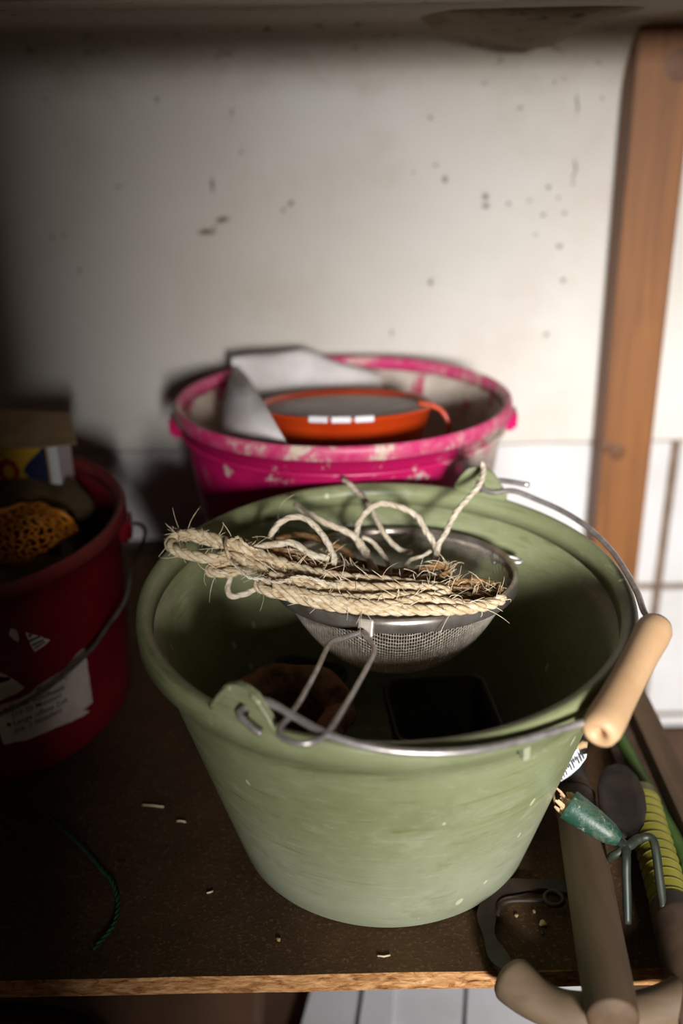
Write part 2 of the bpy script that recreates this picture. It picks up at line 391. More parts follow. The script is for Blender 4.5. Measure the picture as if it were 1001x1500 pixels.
fs += [tuple(range(k)), tuple((len(lp) - 1) * k + j for j in range(k))]
lump = mesh('sagging_plaster', vs, fs, 'ceil', ceil); lump['label'] = 'sagging lip of stained plaster hanging below the ceiling'
flo = box('floor', (-.95, -1.6, -.78), (1.05, 1.06, -.75), 'lower', None, 0); struct(flo)

# added unseen wall behind the viewer; its opening trims the light left and above
WX0, WX1, WZ0, WZ1 = .154, .85, .20, .640
blocker = box('light_blocker_wall', (-.95, -.76, -.75), (WX0, -.70, 1.3), 'block', None, 0); struct(blocker, 'added unseen white wall with a light-shaping opening behind the viewer', 'wall')
for lo_, hi in (((WX1, -.76, -.75), (1.05, -.70, 1.3)), ((WX0, -.76, WZ1), (WX1, -.70, 1.3)), ((WX0, -.76, -.75), (WX1, -.70, WZ0))):
    box('light_blocker_section', lo_, hi, 'block', blocker, 0)
# wooden upright
post = thing('wooden_post', 'upright orange-brown pine post against the back wall', 'post', (.2905, .972, -.75))
pz0, pz1 = -.75, .4965
bm = bmesh.new(); bmesh.ops.create_cube(bm, size=1)
for v in bm.verts:
    top = v.co.z > 0
    xl = .267 if top else .2795; wdt = .052 if top else .0475
    v.co = Vector(((xl if v.co.x < 0 else xl + wdt), .957 if v.co.y < 0 else .9985, pz1 if top else pz0))
bmesh.ops.bevel(bm, geom=bm.edges[:], offset=.0015, segments=2, affect='EDGES')
o = from_bm('timber', bm, 'post', post); shift(o, post.location)
for px, py, r in ((998, 95, .014), (905, 662, .009), (890, 655, .006)):
    p = aty(px, py, .957); prf = [(0, .0006), (r * .6, .0006), (r, 0)]
    q = lathe('knot', prf, 'knot', post, 20); q.data.transform(Matrix.Translation((p.x, .9568, p.z)) @ Matrix.Rotation(R_(90), 4, 'X')); shift(q, post.location)

# ------------------------------------------------------------------ shelf
SX0, SX1, SY0, SY1, ST = -.85, .243, .404, .935, .0135
shelf = thing('chipboard_shelf', 'dark dirty chipboard shelf board with a raw light front edge', 'shelf', (0, .67, -ST))
vs = []; fs = []; mi = []
nx = 60
# top/bottom with a slightly ragged front edge
for i in range(nx + 1):
    x = SX0 + (SX1 - SX0) * i / nx
    j1 = random.uniform(-.0003, .0003)
    vs += [(x, SY0 + .0006 + j1, 0), (x, SY0 + j1, -.0008), (x, SY0 + j1, -ST + .0006), (x, SY0 + .0008, -ST), (x, SY1, -ST), (x, SY1, 0)]
for i in range(nx):
    for j in range(6):
        a = i * 6 + j; b = i * 6 + (j + 1) % 6
        fs.append((a, a + 6, b + 6, b)); mi.append(1 if j in (0, 1, 2) else 0)
fs += [tuple(range(6)), tuple(nx * 6 + j for j in range(6))]; mi += [1, 1]
o = mesh('board', vs, fs, None, shelf, False, ['board', 'edge'], mi); shift(o, shelf.location)
o = box('cleat', (SX0, .90, -.05), (SX1, .9995, -ST - .0002), 'batten', shelf); shift(o, shelf.location)
bat = tag(box('edge_batten', (.2195, .42, 0), (.2375, .93, .0155), 'batten', None, .001), 'dark narrow wooden batten along the right end of the shelf', 'batten')
bat2 = tag(box('flat_strip', (.196, .43, 0), (.2185, .92, .0045), 'darkend', None, .001), 'flat dark wooden strip lying inside the edge batten', 'wood strip')

# ------------------------------------------------------------------ buckets
CONVEX = .03
def bucket_prof(rb, rt_, h, th, lip, liph, foot=.004):
    out = [(0, .003), (rb - .012, .003), (rb - .007, 0), (rb - .003, .0005), (rb, .004)]
    n = 8
    for i in range(1, n + 1):
        f = i / n; out.append((rb + (rt_ - rb) * (f + CONVEX * f * (1 - f)), .004 + (h - liph - .004) * f))
    k = len(out)
    out += [(rt_ + .0004, h - liph), (rt_ - th, h - liph)]
    for i in range(n - 1, -1, -1):
        f = i / n; out.append((rb + (rt_ - rb) * (f + CONVEX * f * (1 - f)) - th, .006 + (h - liph - .006) * f))
    out += [(rb - .01, .006), (0, .006)]
    return out, k
def rim_prof(r, h, liph, lip, th):
    """rolled lip, closed loop"""
    return [(r - th, h - liph), (r - th + .0008, h - .003), (r + lip * .3, h - .0006), (r + lip * .6, h), (r + lip * .85, h - .0012), (r + lip, h - .0042), (r + lip, h - liph + .0008), (r + lip - .0018, h - liph), (r + .0003, h - liph + .001)]

# --- green bucket
GX, GY, GH = .025, .531, .182
gb = thing('green_bucket', 'large pale green plastic bucket with wire bail and wooden grip', 'bucket', (GX, GY, 0))
p_, k_ = bucket_prof(.0975, .1425, GH, .0026, .008, .014)
def gw(v): return Vector((v.x, v.y, v.z + .035 * v.y * min(1, max(0, v.z / GH))))
lathe('body', p_, 'green', gb, 128, False, None, None, gw)
lathe('rim', rim_prof(.1425, GH, .014, .0075, .0026), 'green', gb, 128, True, None, None, gw)
def gat(px, py, z):
    P = at(px, py, z)
    for _ in range(4): P = at(px, py, z + .035 * (P.y - GY))
    return P
def gl(px, py, z): return gat(px, py, z) - gb.location
LA = math.atan2(.399 - GY, -.054 - GX)       # angle of the front lug
def lug(ang):
    # upright rounded-triangle tab with a rib and a slot, in local frame: u tangential, z up
    ou = [(-.021, -.012), (-.020, .003), (-.015, .0125), (-.009, .020), (-.003, .0225), (.003, .0225), (.009, .020), (.015, .0125), (.020, .003), (.021, -.012)]
    th = .0035; c, s = math.cos(ang), math.sin(ang); R0 = .1445
    def w_(u, z, d): 
        return gw(Vector(((R0 + d) * c - u * s, (R0 + d) * s + u * c, GH - .002 + z)))
    hole = [(.0042 * math.cos(a) , .0080 + .0050 * math.sin(a)) for a in [2 * math.pi * k / 10 for k in range(10)]]
    bm = bmesh.new()
    # ring of quads between outline and hole
    N = 40
    def samp(poly, t):
        n = len(poly); x = t * n; i = int(x) % n; f = x - int(x); a = poly[i]; b = poly[(i + 1) % n]; return (a[0] + (b[0] - a[0]) * f, a[1] + (b[1] - a[1]) * f)
    hs = [(.0042 * math.cos(2 * math.pi * k / N), .0080 + .0050 * math.sin(2 * math.pi * k / N)) for k in range(N)]
    # outline points chosen by angle about the hole centre
    def hit(a):
        dx, dz = math.cos(a), math.sin(a); best = None
        for i in range(len(ou)):
            x1, z1 = ou[i]; x2, z2 = ou[(i + 1) % len(ou)]; z1 -= .0080; z2 -= .0080
            den = dx * (z2 - z1) - dz * (x2 - x1)
            if abs(den) < 1e-12: continue
            t = (x1 * (z2 - z1) - z1 * (x2 - x1)) / den; u = (x1 * dz - z1 * dx) / den
            if t > 0 and -1e-6 <= u <= 1 + 1e-6 and (best is None or t < best): best = t
        return (dx * best, .0080 + dz * best)
    os_ = [hit(2 * math.pi * k / N) for k in range(N)]
    L = []
    for d in (0, th):
        L.append([bm.verts.new(w_(u, z, d)) for u, z in os_]); L.append([bm.verts.new(w_(u, z, d)) for u, z in hs])
    for k in range(N):
        j = (k + 1) % N
        bm.faces.new((L[0][k], L[0][j], L[1][j], L[1][k])); bm.faces.new((L[2][k], L[2][j], L[3][j], L[3][k]))
        bm.faces.new((L[0][k], L[0][j], L[2][j], L[2][k])); bm.faces.new((L[1][k], L[1][j], L[3][j], L[3][k]))
    g = from_bm('lug', bm, 'green', gb)
    for sg in (-1, 1):
        pts = [w_(sg * .0195, .003, th * .9), w_(sg * .0125, .0135, th * .9), w_(sg * .006, .020, th * .9)]
        o = tube('rib', spline(pts, 4), .0016, 'green', g, 6)
    return g
lug(LA); lug(LA + math.pi)
tb = box('stop_tab', (-.002, -.002, -.006), (.002, .003, .006), 'green', gb, .0006); tb.location = gl(770, 1097, .164) ; tb.rotation_euler = (0, 0, math.atan2(-.145, .06) + R_(90))
# bail wire lying over the right-hand rim
lu = Vector((math.cos(LA), math.sin(LA), 0)); tu = Vector((-math.sin(LA), math.cos(LA), 0))
zl = GH + .0062
front = [gw(lu * .152 + tu * .014 + Vector((0, 0, zl - .006))), gw(lu * .1525 + tu * .008 + Vector((0, 0, zl - .003))), gw(lu * .1515 + tu * .001 + Vector((0, 0, zl))), gw(lu * .1465 + Vector((0, 0, zl))), gw(lu * .142 + tu * .004 + Vector((0, 0, zl + .002))), gl(392, 1028, .1955), gl(430, 1049, .192), gl(480, 1076, .190), gl(535, 1093, .1875), gl(600, 1102, .185), gl(680, 1101, .183), gl(760, 1086, .181), gl(830, 1066, .1795), gl(880, 1051, .1785)]
gA, gB = gl(893, 1046, .1785), gl(952, 936, .1865)
ax = (gB - gA).normalized()
back = [gB + ax * .002, gl(962, 922, .188), gl(957, 913, .188), gl(944, 896, .1875), gl(934, 868, .187), gl(918, 838, .1868), gl(895, 805, .1868), gl(862, 773, .1868), gl(825, 749, .1868), gl(785, 731, .1875), gl(752, 719, .190), gw(-lu * .1415 + tu * .012 + Vector((0, 0, zl - .001))), gw(-lu * .142 + tu * .003 + Vector((0, 0, zl))), gw(-lu * .1465 + Vector((0, 0, zl))), gw(-lu * .152 + tu * .004 + Vector((0, 0, zl + .001))), gw(-lu * .153 + tu * .014 + Vector((0, 0, zl + .004))), gw(-lu * .153 + tu * .034 + Vector((0, 0, zl + .005)))]
full = spline(front, 6) + spline([gA - ax * .002, gA, gB], 3)[1:] + spline(back, 6)
hd = tube('bail_wire', full, .0019, 'steel', gb, 10)
hd['label'] = 'grey steel wire bail'
L_ = (gB - gA).length
gp = [(.0028, -.006), (.0028, -.0135), (.0055, -.0165), (.0085, -.0150), (.0098, -.0105), (.0100, -.004), (.0094, .01), (.0090, L_ / 2), (.0094, L_ - .01), (.0100, L_ + .002), (.0098, L_ + .009), (.0085, L_ + .0125), (.0055, L_ + .0140), (.0028, L_ + .0115), (.0028, L_ + .004)]
# solid of revolution with a bore
g = lathe('wooden_grip', gp, 'grip', hd, 40, True)
g.data.transform(Matrix.Translation(gA) @ ax.to_track_quat('Z', 'X').to_matrix().to_4x4()); g['label'] = 'turned light wooden grip on the wire bail'

# --- pink bucket (its rim sags away towards the wall)
PX, PY, PH, PR = .003, .824, .2085, .1455
pb = thing('pink_bucket', 'bright pink plastic bucket smeared with dried white paint', 'bucket', (PX, PY, 0))
def pw(v): return Vector((v.x, v.y, v.z - .048 * v.y * min(1, max(0, v.z / PH))))
p_, k_ = bucket_prof(.113, .1395, PH, .0024, .006, .012)
seg = [0] * (k_ + 1) + [1] * (len(p_) - k_)
lathe('body', p_, None, pb, 96, False, ['pink', 'pink_in'], seg, pw)
lathe('rim', rim_prof(.1395, PH, .012, .006, .0024), 'rimpink', pb, 96, True, None, None, pw)
lathe('band', [(.1392, PH - .022), (.1412, PH - .0225), (.1412, PH - .025), (.1385, PH - .0265)], 'pink', pb, 96, False, None, None, pw)
for a in (R_(-4), R_(184)):
    bm = bmesh.new(); bmesh.ops.create_cube(bm, size=1)
    for v in bm.verts: v.co = Vector((v.co.x * .014 + .143, v.co.y * .03 * (1 if v.co.z > 0 else .7), v.co.z * .018 + PH - .021))
    bmesh.ops.bevel(bm, geom=bm.edges[:], offset=.003, segments=2, affect='EDGES')
    o = from_bm('handle_lug', bm, 'pinkplain', pb); o.rotation_euler.z = a

# --- red bucket
RX, RY, RH = -.31, .682, .166
rb = thing('red_bucket', 'dark red plastic bucket with torn printed label and thin wire handle', 'bucket', (RX, RY, 0))
RB0, RB1 = .132, .1385
p_, k_ = bucket_prof(RB0, RB1, RH, .0024, .006, .011)
lathe('body', p_, 'red', rb, 128)
lathe('rim', rim_prof(RB1, RH, .011, .0062, .0024), 'redrim', rb, 128, True)
def rr(z): 
    f = max(0, min(1, (z - .004) / (RH - .015))); return RB0 + (RB1 - RB0) * (f + CONVEX * f * (1 - f))
def oncone(px, py):
    d = ray(px, py); s = .4
    while s < 1.3:
        P = O + d * s
        if math.hypot(P.x - RX, P.y - RY) < rr(P.z) + .0003 and P.z < RH: break
        s += .0004
    return math.atan2(P.y - RY, P.x - RX), P.z
for a in (R_(7), R_(187)):
    bm = bmesh.new(); bmesh.ops.create_cube(bm, size=1)
    for v in bm.verts: v.co = Vector((v.co.x * .012 + .1415, v.co.y * .026 * (1 if v.co.z > 0 else .6), v.co.z * .022 + RH - .021))
    bmesh.ops.bevel(bm, geom=bm.edges[:], offset=.003, segments=2, affect='EDGES')
    o = from_bm('handle_lug', bm, 'red', rb); o.rotation_euler.z = a
bp = []
def cyl(a, r, z): return Vector((math.cos(a) * r, math.sin(a) * r, z))
bp += [cyl(R_(7), .143, .147), cyl(R_(6.5), .152, .1475), cyl(R_(5), .1575, .145), cyl(R_(2.5), .1575, .139)]
for dg, z in ((-3, .1245), (-12, .1075), (-21, .0965), (-30, .0885), (-45, .0790), (-58, .0735), (-72, .070), (-86, .069), (-100, .071), (-114, .0755), (-128, .0835), (-142, .0945), (-156, .109), (-166, .124)):
    bp.append(cyl(R_(dg), .1455 if -150 < dg < -20 else .150, z))
bp += [cyl(R_(-174), .1575, .140), cyl(R_(-176), .1575, .146), cyl(R_(-173), .152, .1475), cyl(R_(-173), .143, .147)]
tube('bail_wire', spline(bp, 6), .0016, 'oldwire', rb, 8)['label'] = 'thin dull wire handle hanging down'
RAV = .1365
def wrap(o, off):
    for v in o.data.vertices:
        s, z, d = v.co.x, v.co.y, v.co.z; a = s / RAV; r = rr(z) + off + d; v.co = (math.cos(a) * r, math.sin(a) * r, z)
def cone_patch(name, poly, mat, parent, off):
    pts = [oncone(*p) for p in poly]
    bm = bmesh.new(); f = bm.faces.new([bm.verts.new((a * RAV, z, 0)) for a, z in pts]); bmesh.ops.triangulate(bm, faces=[f])
    s0 = min(v.co.x for v in bm.verts); s1 = max(v.co.x for v in bm.verts); x = s0 + .003
    while x < s1:
        bmesh.ops.bisect_plane(bm, geom=bm.verts[:] + bm.edges[:] + bm.faces[:], plane_co=(x, 0, 0), plane_no=(1, 0, 0)); x += .003
    ex = bmesh.ops.extrude_face_region(bm, geom=bm.faces[:])
    for v in ex['geom']:
        if isinstance(v, bmesh.types.BMVert): v.co.z += .0003
    o = from_bm(name, bm, mat, parent); wrap(o, off); return o
def ragged(poly, amp=1.2, step=7):
    out = []
    for (a, b) in zip(poly, poly[1:] + poly[:1]):
        n = max(1, int(math.hypot(b[0] - a[0], b[1] - a[1]) / step))
        for k in range(n):
            f = k / n; j = amp if k else 0
            out.append((a[0] + (b[0] - a[0]) * f + random.uniform(-j, j), a[1] + (b[1] - a[1]) * f + random.uniform(-j, j)))
    return out
lab = cone_patch('paper_label', ragged([(124, 949), (129, 985), (136, 1028), (121, 1040), (131, 1042), (105, 1057), (45, 1082), (6, 1091), (-3, 1066), (-10, 1036), (0, 1033), (37, 1019), (48, 1012), (53, 1006), (72, 994), (90, 983), (118, 953)], .8), 'paper', rb, .0001)
lab['label'] = 'torn white label with German instructions'
lab2 = cone_patch('paper_label', ragged([(-14, 982), (0, 985), (9, 989), (18, 994), (36, 1007), (29, 1013), (0, 1027), (-14, 1033)], .8), 'paper', rb, .0001)
cone_patch('printed_bar', [(-10, 990), (15, 992), (14, 996), (0, 1000), (-10, 1003)], 'ink', lab2, .0004)
scr = cone_patch('paper_scrap', ragged([(37, 926), (55, 931), (73, 937), (64, 946), (51, 955), (45, 946)], .8, 5), 'paper', rb, .0001)
for q in ([(40, 929), (47, 929), (43, 934)], [(42, 937), (58, 931), (59, 933), (43, 940)], [(46, 944), (63, 936), (64, 938), (47, 946)], [(50, 948), (66, 939), (67, 940), (51, 950)]): cone_patch('printed_line', q, 'ink', scr, .0004)
cone_patch('paper_scrap', ragged([(16, 920), (23, 922), (27, 930), (27, 941), (20, 937), (13, 930)], .8, 5), 'paper', rb, .0001)
def text_mesh(body, bold=.0):
    cu = bpy.data.curves.new('t', 'FONT'); cu.body = body; cu.size = 1; cu.offset = bold; cu.resolution_u = 2
    ob = bpy.data.objects.new('t', cu); C.objects.link(ob); dg = bpy.context.evaluated_depsgraph_get()
    me = bpy.data.meshes.new_from_object(ob.evaluated_get(dg)); bpy.data.objects.remove(ob); return me
def cone_text(body, a, b, hpx, parent, mat='ink', off=.00055):
    (a0, z0), (a1, z1) = oncone(*a), oncone(*b); h = abs(oncone(a[0], a[1])[1] - oncone(a[0], a[1] - hpx)[1])
    me = text_mesh(body, .012); w0 = max(v.co.x for v in me.vertices); x0 = min(v.co.x for v in me.vertices)
    for v in me.vertices:
        f = (v.co.x - x0) / (w0 - x0); v.co = ((a0 + (a1 - a0) * f) * RAV, z0 + (z1 - z0) * f + v.co.y * h / .7, 0)
    o = bpy.data.objects.new('printed_text', me); C.objects.link(o); me.materials.append(M[mat]); o.parent = parent; wrap(o, off); return o
cone_text('VC auf PVC', (52, 1014), (98, 993), 8, lab)
cone_text('Kurze Abl\u00fcftezeit', (15, 1040), (95, 1009), 8, lab)
cone_text('(10-20 Minuten)', (18, 1050), (90, 1020), 8, lab)
cone_text('Lange offene Zeit', (20, 1062), (99, 1027), 8, lab)
cone_text('(ca. 2 Stunden)', (22, 1073), (90, 1042), 8, lab)
for q in ((8, 1040), (13, 1061)):
    cone_patch('bullet', [(q[0] + 3.6 * math.cos(t), q[1] + 3 * math.sin(t)) for t in [2 * math.pi * k / 10 for k in range(10)]], 'dotred', lab, .0004)

# ------------------------------------------------------------------ contents of the red bucket
sup = .05
# packet: box leaning in the back of the bucket
pk = thing('cardboard_packet', 'printed cardboard packet with open brown flap standing in the red bucket', 'packet', (-.285, .755, .02))
PKx0, PKx1 = -.385, -.2335
o = box('carton_body', (PKx0, .735, .02), (PKx1, .775, .199), 'yellow', pk, .001); shift(o, pk.location)
o = box('side_panel', (PKx1 + .0003, .7352, .03), (PKx1 + .0085, .7748, .197), 'white', pk, .001); shift(o, pk.location)
bl = [(PKx1 - .0005, .1985), (PKx1 - .0005, .10), (PKx1 - .012, .10), (PKx1 - .012, .165), (PKx1 - .021, .176), (PKx1 - .018, .182)]
o = mesh('blue_print', [(x, .7346, z) for x, z in bl] + [(x, .7349, z) for x, z in bl], [tuple(range(6)), tuple(range(6, 12))] + [(i, (i + 1) % 6, 6 + (i + 1) % 6, 6 + i) for i in range(6)], 'blue', pk, False); shift(o, pk.location)
me = text_mesh('eo', .02)
for v in me.vertices: v.co = (v.co.x * .036 - .2935, .7344 , v.co.y * .046 + .166)
o = bpy.data.objects.new('printed_letters', me); C.objects.link(o); me.materials.append(M['redprint']); o.parent = pk; shift(o, pk.location)
o = box('print_band', (PKx0 + .002, .7345, .10), (PKx1 - .0125, .7349, .158), 'redprint', pk, 0); shift(o, pk.location)
# open flap
fl = [aty(-20, 596, .772), aty(60, 600, .772), aty(120, 612, .772), aty(126, 634, .735), aty(60, 641, .7335), aty(-20, 641, .7335)]
fl = [Vector((-.39, .79, .2085)), Vector((-.30, .79, .2095)), Vector((-.225, .785, .207)), Vector((-.208, .735, .1985)), Vector((-.235, .722, .2005)), Vector((-.30, .722, .2005)), Vector((-.39, .722, .2005))]
vs = fl + [v + Vector((0, 0, .0016)) for v in fl]; n = len(fl)
o = mesh('flap', vs, [tuple(range(n)), tuple(range(n, 2 * n))] + [(i, (i + 1) % n, n + (i + 1) % n, n + i) for i in range(n)], 'card', pk, False); shift(o, pk.location)
pk.location += Vector((-.002, .011, -.002))
# crumpled brown cloth glove
def blob(name, c, r, mat, parent=None, seed=1, amp=.2, sub=4, rot=0):
    bm = bmesh.new(); bmesh.ops.create_icosphere(bm, subdivisions=sub, radius=1); rnd = random.Random(seed); ph = [rnd.uniform(0, 6) for _ in range(9)]
    for v in bm.verts:
        x, y, z = v.co; k = 1 + amp * (math.sin(3 * x + ph[0] + 2 * math.sin(2 * y + ph[1])) * .45 + math.sin(5 * y + ph[2] + z * 3) * .3 + math.sin(9 * x + 4 * z + ph[3]) * .18 + math.sin(13 * y + 7 * x + ph[4]) * .1)
        v.co = Vector((x * r[0] * k, y * r[1] * k, z * r[2] * k))
    bmesh.ops.rotate(bm, verts=bm.verts, matrix=Matrix.Rotation(rot, 3, 'Z'), cent=(0, 0, 0))
    for v in bm.verts: v.co += Vector(c)
    return from_bm(name, bm, mat, parent, True)
gv = thing('cloth_glove', 'crumpled brown work glove on the heap in the red bucket', 'glove', (-.27, .70, .10))
c0 = at(46, 724, .150)
o = blob('palm', (c0.x, c0.y, .143), (.048, .026, .026), 'glove', gv, 3, .2, 4, R_(-14)); shift(o, gv.location)
o = tube('finger', spline([Vector((c0.x + .02, c0.y - .004, .150)), Vector((c0.x + .038, c0.y - .01, .147)), Vector((c0.x + .05, c0.y - .016, .137))], 6), [.014, .0135, .0135, .013, .013, .0125, .012, .0115, .011, .0105, .01, .008, .004], 'glove', gv, 12); shift(o, gv.location)
o = tube('cuff', spline([Vector((c0.x - .02, c0.y + .002, .148)), Vector((c0.x - .05, c0.y + .006, .152)), Vector((c0.x - .075, c0.y + .008, .148))], 5), [.022, .023, .0235, .0235, .024, .024, .0245, .025, .025, .025, .024], 'glove', gv, 16); shift(o, gv.location)
# orange net sack
nt = thing('orange_net_sack', 'orange mesh produce net lying in the red bucket', 'net', (-.25, .66, .06))
def nets(u, v):
    px = -45 + 150 * u + 7 * math.sin(v * 3); py = 758 - 16 * u * (1 - u) * 4 * (1 - v) + v * (78 - 44 * u ** 1.4) + 5 * math.sin(7 * u + 4 * v)
    z = .150 + .012 * math.sin(math.pi * u) - .020 * v * v + .004 * math.sin(9 * u + 7 * v) - .012 * max(0, u - .8) * 5 * v
    return at(px, py, z)
vs, fs = [], []
NU, NV = 10, 6
for d in (1, -1):
    for i in range(-NV, NU + NV):
        pts = []
        for k in range(0, 41):
            v = k / 40; u = (i + d * v * NV * .75 + (0 if d == 1 else NV * .35) + .35 * math.sin(v * NV * 2 * math.pi * .9 + i * 1.3)) / NU
            if 0 <= u <= 1: pts.append(nets(u, v) + Vector((random.uniform(-.0006, .0006), random.uniform(-.0006, .0006), random.uniform(-.0009, .0009))))
        if len(pts) > 4:
            a, b = tube_geo(pts, .00085, 5, True, 1, len(vs)); vs += a; fs += b
o = mesh('netting', vs, fs, 'net', nt); shift(o, nt.location); o['kind'] = 'stuff'
# gathered hem of the net
o = tube('hem', spline([nets(u / 10, 0) + Vector((0, 0, .001 * math.sin(u * 3))) for u in range(11)], 5), .0016, 'net', nt, 6); shift(o, nt.location)
o = tube('side_hem', spline([nets(1, v / 5) for v in range(6)], 5), .0014, 'net', nt, 6); shift(o, nt.location)
o = tube('loose_thread', spline([at(78, 766, .152), at(83, 757, .158), at(86, 751, .163)], 5), .0005, 'net', nt, 5); shift(o, nt.location)
o = blob('filling', (RX + .01, RY - .03, .075), (.112, .085, .048), 'glove', None, 9, .08)
o.name = 'dark_sack'; tag(o, 'dark lumpy sack filling the red bucket below the orange net', 'sack')

# ------------------------------------------------------------------ contents of the pink bucket
# crumpled paper sheet
sh = thing('paper_sheet', 'crumpled white paper sheet standing up in the pink bucket', 'paper', (-.08, .86, .1))
def sheet(u, v):
    # u 0..1 left to right, v 0..1 bottom to top
    x = -.102 + .145 * u; ytop = .925 + .012 * u
    top = .2165 + .001 * math.sin(6 * u) - .055 * max(0, u - .45) ** 1.3
    z = .07 + (top - .07) * v
    y = .815 + (ytop - .815) * v ** .8 - .018 * math.sin(u * math.pi) * (1 - v) + .006 * math.sin(9 * u + 4 * v) + .004 * math.sin(17 * u - 7 * v)
    y -= .05 * max(0, .35 - u) * (1 - v)
    return Vector((x * (.78 + .22 * v), y, z))
NU, NV = 36, 26; vs = [sheet(i / NU, j / NV) for j in range(NV + 1) for i in range(NU + 1)]
fs = [(j * (NU + 1) + i, j * (NU + 1) + i + 1, (j + 1) * (NU + 1) + i + 1, (j + 1) * (NU + 1) + i) for j in range(NV) for i in range(NU)]
o = mesh('sheet', vs, fs, 'bag', sh); shift(o, sh.location)
sd = o.modifiers.new('thick', 'SOLIDIFY'); sd.thickness = .0006
# folded front corner
fold = [aty(326, 590, .79), aty(336, 556, .85), aty(346, 534, .915), aty(366, 556, .84), aty(388, 592, .755), aty(408, 628, .718), aty(424, 656, .704), aty(424, 690, .714), aty(375, 690, .72), aty(326, 650, .75)]
vs = fold + [aty(366, 610, .742)]
n = len(fold); o = mesh('folded_corner', vs, [(i, (i + 1) % n, n) for i in range(n)], 'bag', sh); shift(o, sh.location)
sd = o.modifiers.new('thick', 'SOLIDIFY'); sd.thickness = .0006
# orange tub with white strip and cord handle
oc = aty(506, 592, .80)
ot = thing('orange_tub', 'orange plastic tub with white clips and film lid in the pink bucket', 'tub', oc); ot.rotation_euler = (R_(-9), 0, 0)
rO = .073
lathe('shell', [(0, -.075), (.044, -.075), (.050, -.071), (.060, -.045), (.068, -.018), (rO - .001, -.003), (rO + .0015, -.001), (rO + .0018, .0008), (rO + .0004, .0016), (rO - .0025, .0010), (.065, -.02), (.048, -.07), (0, -.071)], 'orange', ot, 64)
lathe('lid_film', [(0, -.0035), (.04, -.003), (rO - .004, -.0025), (rO - .004, -.0035), (0, -.0045)], 'bag', ot, 64)
for k in range(3):
    a = R_(-107 + k * 14); bm = bmesh.new(); bmesh.ops.create_cube(bm, size=1)
    for v in bm.verts: v.co = Vector((v.co.x * .006 + rO, v.co.y * .0155, v.co.z * .005 + .0005))
    bmesh.ops.bevel(bm, geom=bm.edges[:], offset=.0008, segments=1, affect='EDGES'); o = from_bm('white_clip', bm, 'white', ot); o.rotation_euler.z = a
tube('cord', spline([Vector((.060, -.020, .003)), Vector((.076, -.022, -.001)), Vector((.084, -.024, -.012)), Vector((.083, -.024, -.03)), Vector((.070, -.03, -.05))], 6), .0020, 'orange', ot, 8)
o = blob('plaster_rubble', (PX + .02, PY + .01, .06), (.098, .098, .042), 'pink_in', None, 5, .06)
tag(o, 'dried paint and rubble filling the pink bucket under the tub', 'rubble')

# ------------------------------------------------------------------ inside the green bucket
def square_pot(label, c, half, z0, z1, rz):
    t = thing('plant_pot', label, 'plant pot', (c[0], c[1], z0)); t.rotation_euler.z = rz
    def ring(h, z, r=.010):
        out = []
        for qx, qy, a0 in ((1, 1, 0), (-1, 1, 90), (-1, -1, 180), (1, -1, 270)):
            for k in range(6):
                a = R_(a0 + 90 * k / 5); out.append((qx * (h - r) + r * math.cos(a), qy * (h - r) + r * math.sin(a), z))
        return out
    H = z1 - z0
    rings = [ring(half * .74, 0), ring(half * .96, H - .008), ring(half * 1.04, H - .0075), ring(half * 1.05, H - .0008), ring(half * 1.03, H), ring(half * .95, H - .001), ring(half * .72, .003)]
    vs = [v for r in rings for v in r]; n = 24
    fs = [(j * n + i, j * n + (i + 1) % n, (j + 1) * n + (i + 1) % n, (j + 1) * n + i) for j in range(len(rings) - 1) for i in range(n)] + [tuple(range(n)), tuple((len(rings) - 1) * n + i for i in range(n))]
    mesh('pot_wall', vs, fs, 'blackpot', t); return t
pc = at(648, 1040, .093)
square_pot('black square plant pot under the sieve, nearest the grip side', (pc.x, pc.y), .033, .0065, .096, R_(6))
square_pot('black square plant pot at the far left inside the green bucket', (-.030, .590), .026, .0065, .075, R_(-20))
# clay pot lying tilted with its thick rolled rim upward
cp0 = at(424, 1022, .100)
cpot = thing('clay_pot', 'old rusty-brown clay pot with a thick chipped rim in the green bucket', 'plant pot', (cp0.x, cp0.y, .008))
prf = []
for k in range(13):
    a = R_(-60 + 300 * k / 12); prf.append((.0315 + .0100 * math.cos(a), .092 + .0105 * math.sin(a)))
prof_c = [(0, 0), (.020, 0), (.022, .003), (.031, .078)] + prf + [(.0205, .07), (.016, .006), (0, .006)]
def cw(v):
    a = math.atan2(v.y, v.x); k = 1 + .05 * math.sin(3 * a) + .03 * math.sin(7 * a + 1)
    chip = max(0, 1 - abs(((a - R_(8) + math.pi) % (2 * math.pi)) - math.pi) / .16)
    return Vector((v.x * k, v.y * k * 1.05, v.z - (.011 * chip if v.z > .078 else 0)))
o = lathe('pot', prof_c, 'rust', cpot, 72, False, None, None, cw); o.rotation_euler = (R_(10), 0, 0)

# ------------------------------------------------------------------ sieve
SC = Vector((.0345, .579, .1655)); SR = .0785; SL = -.102
sv = thing('wire_sieve', 'round fine-mesh metal kitchen sieve with wire loop handle', 'sieve', SC)
tilt = Matrix.Rotation(math.atan(SL), 4, 'X')
def bowlz(r): 
    f = min(1, r / (SR - .001)); return -.062 * (1 - f ** 3.0)
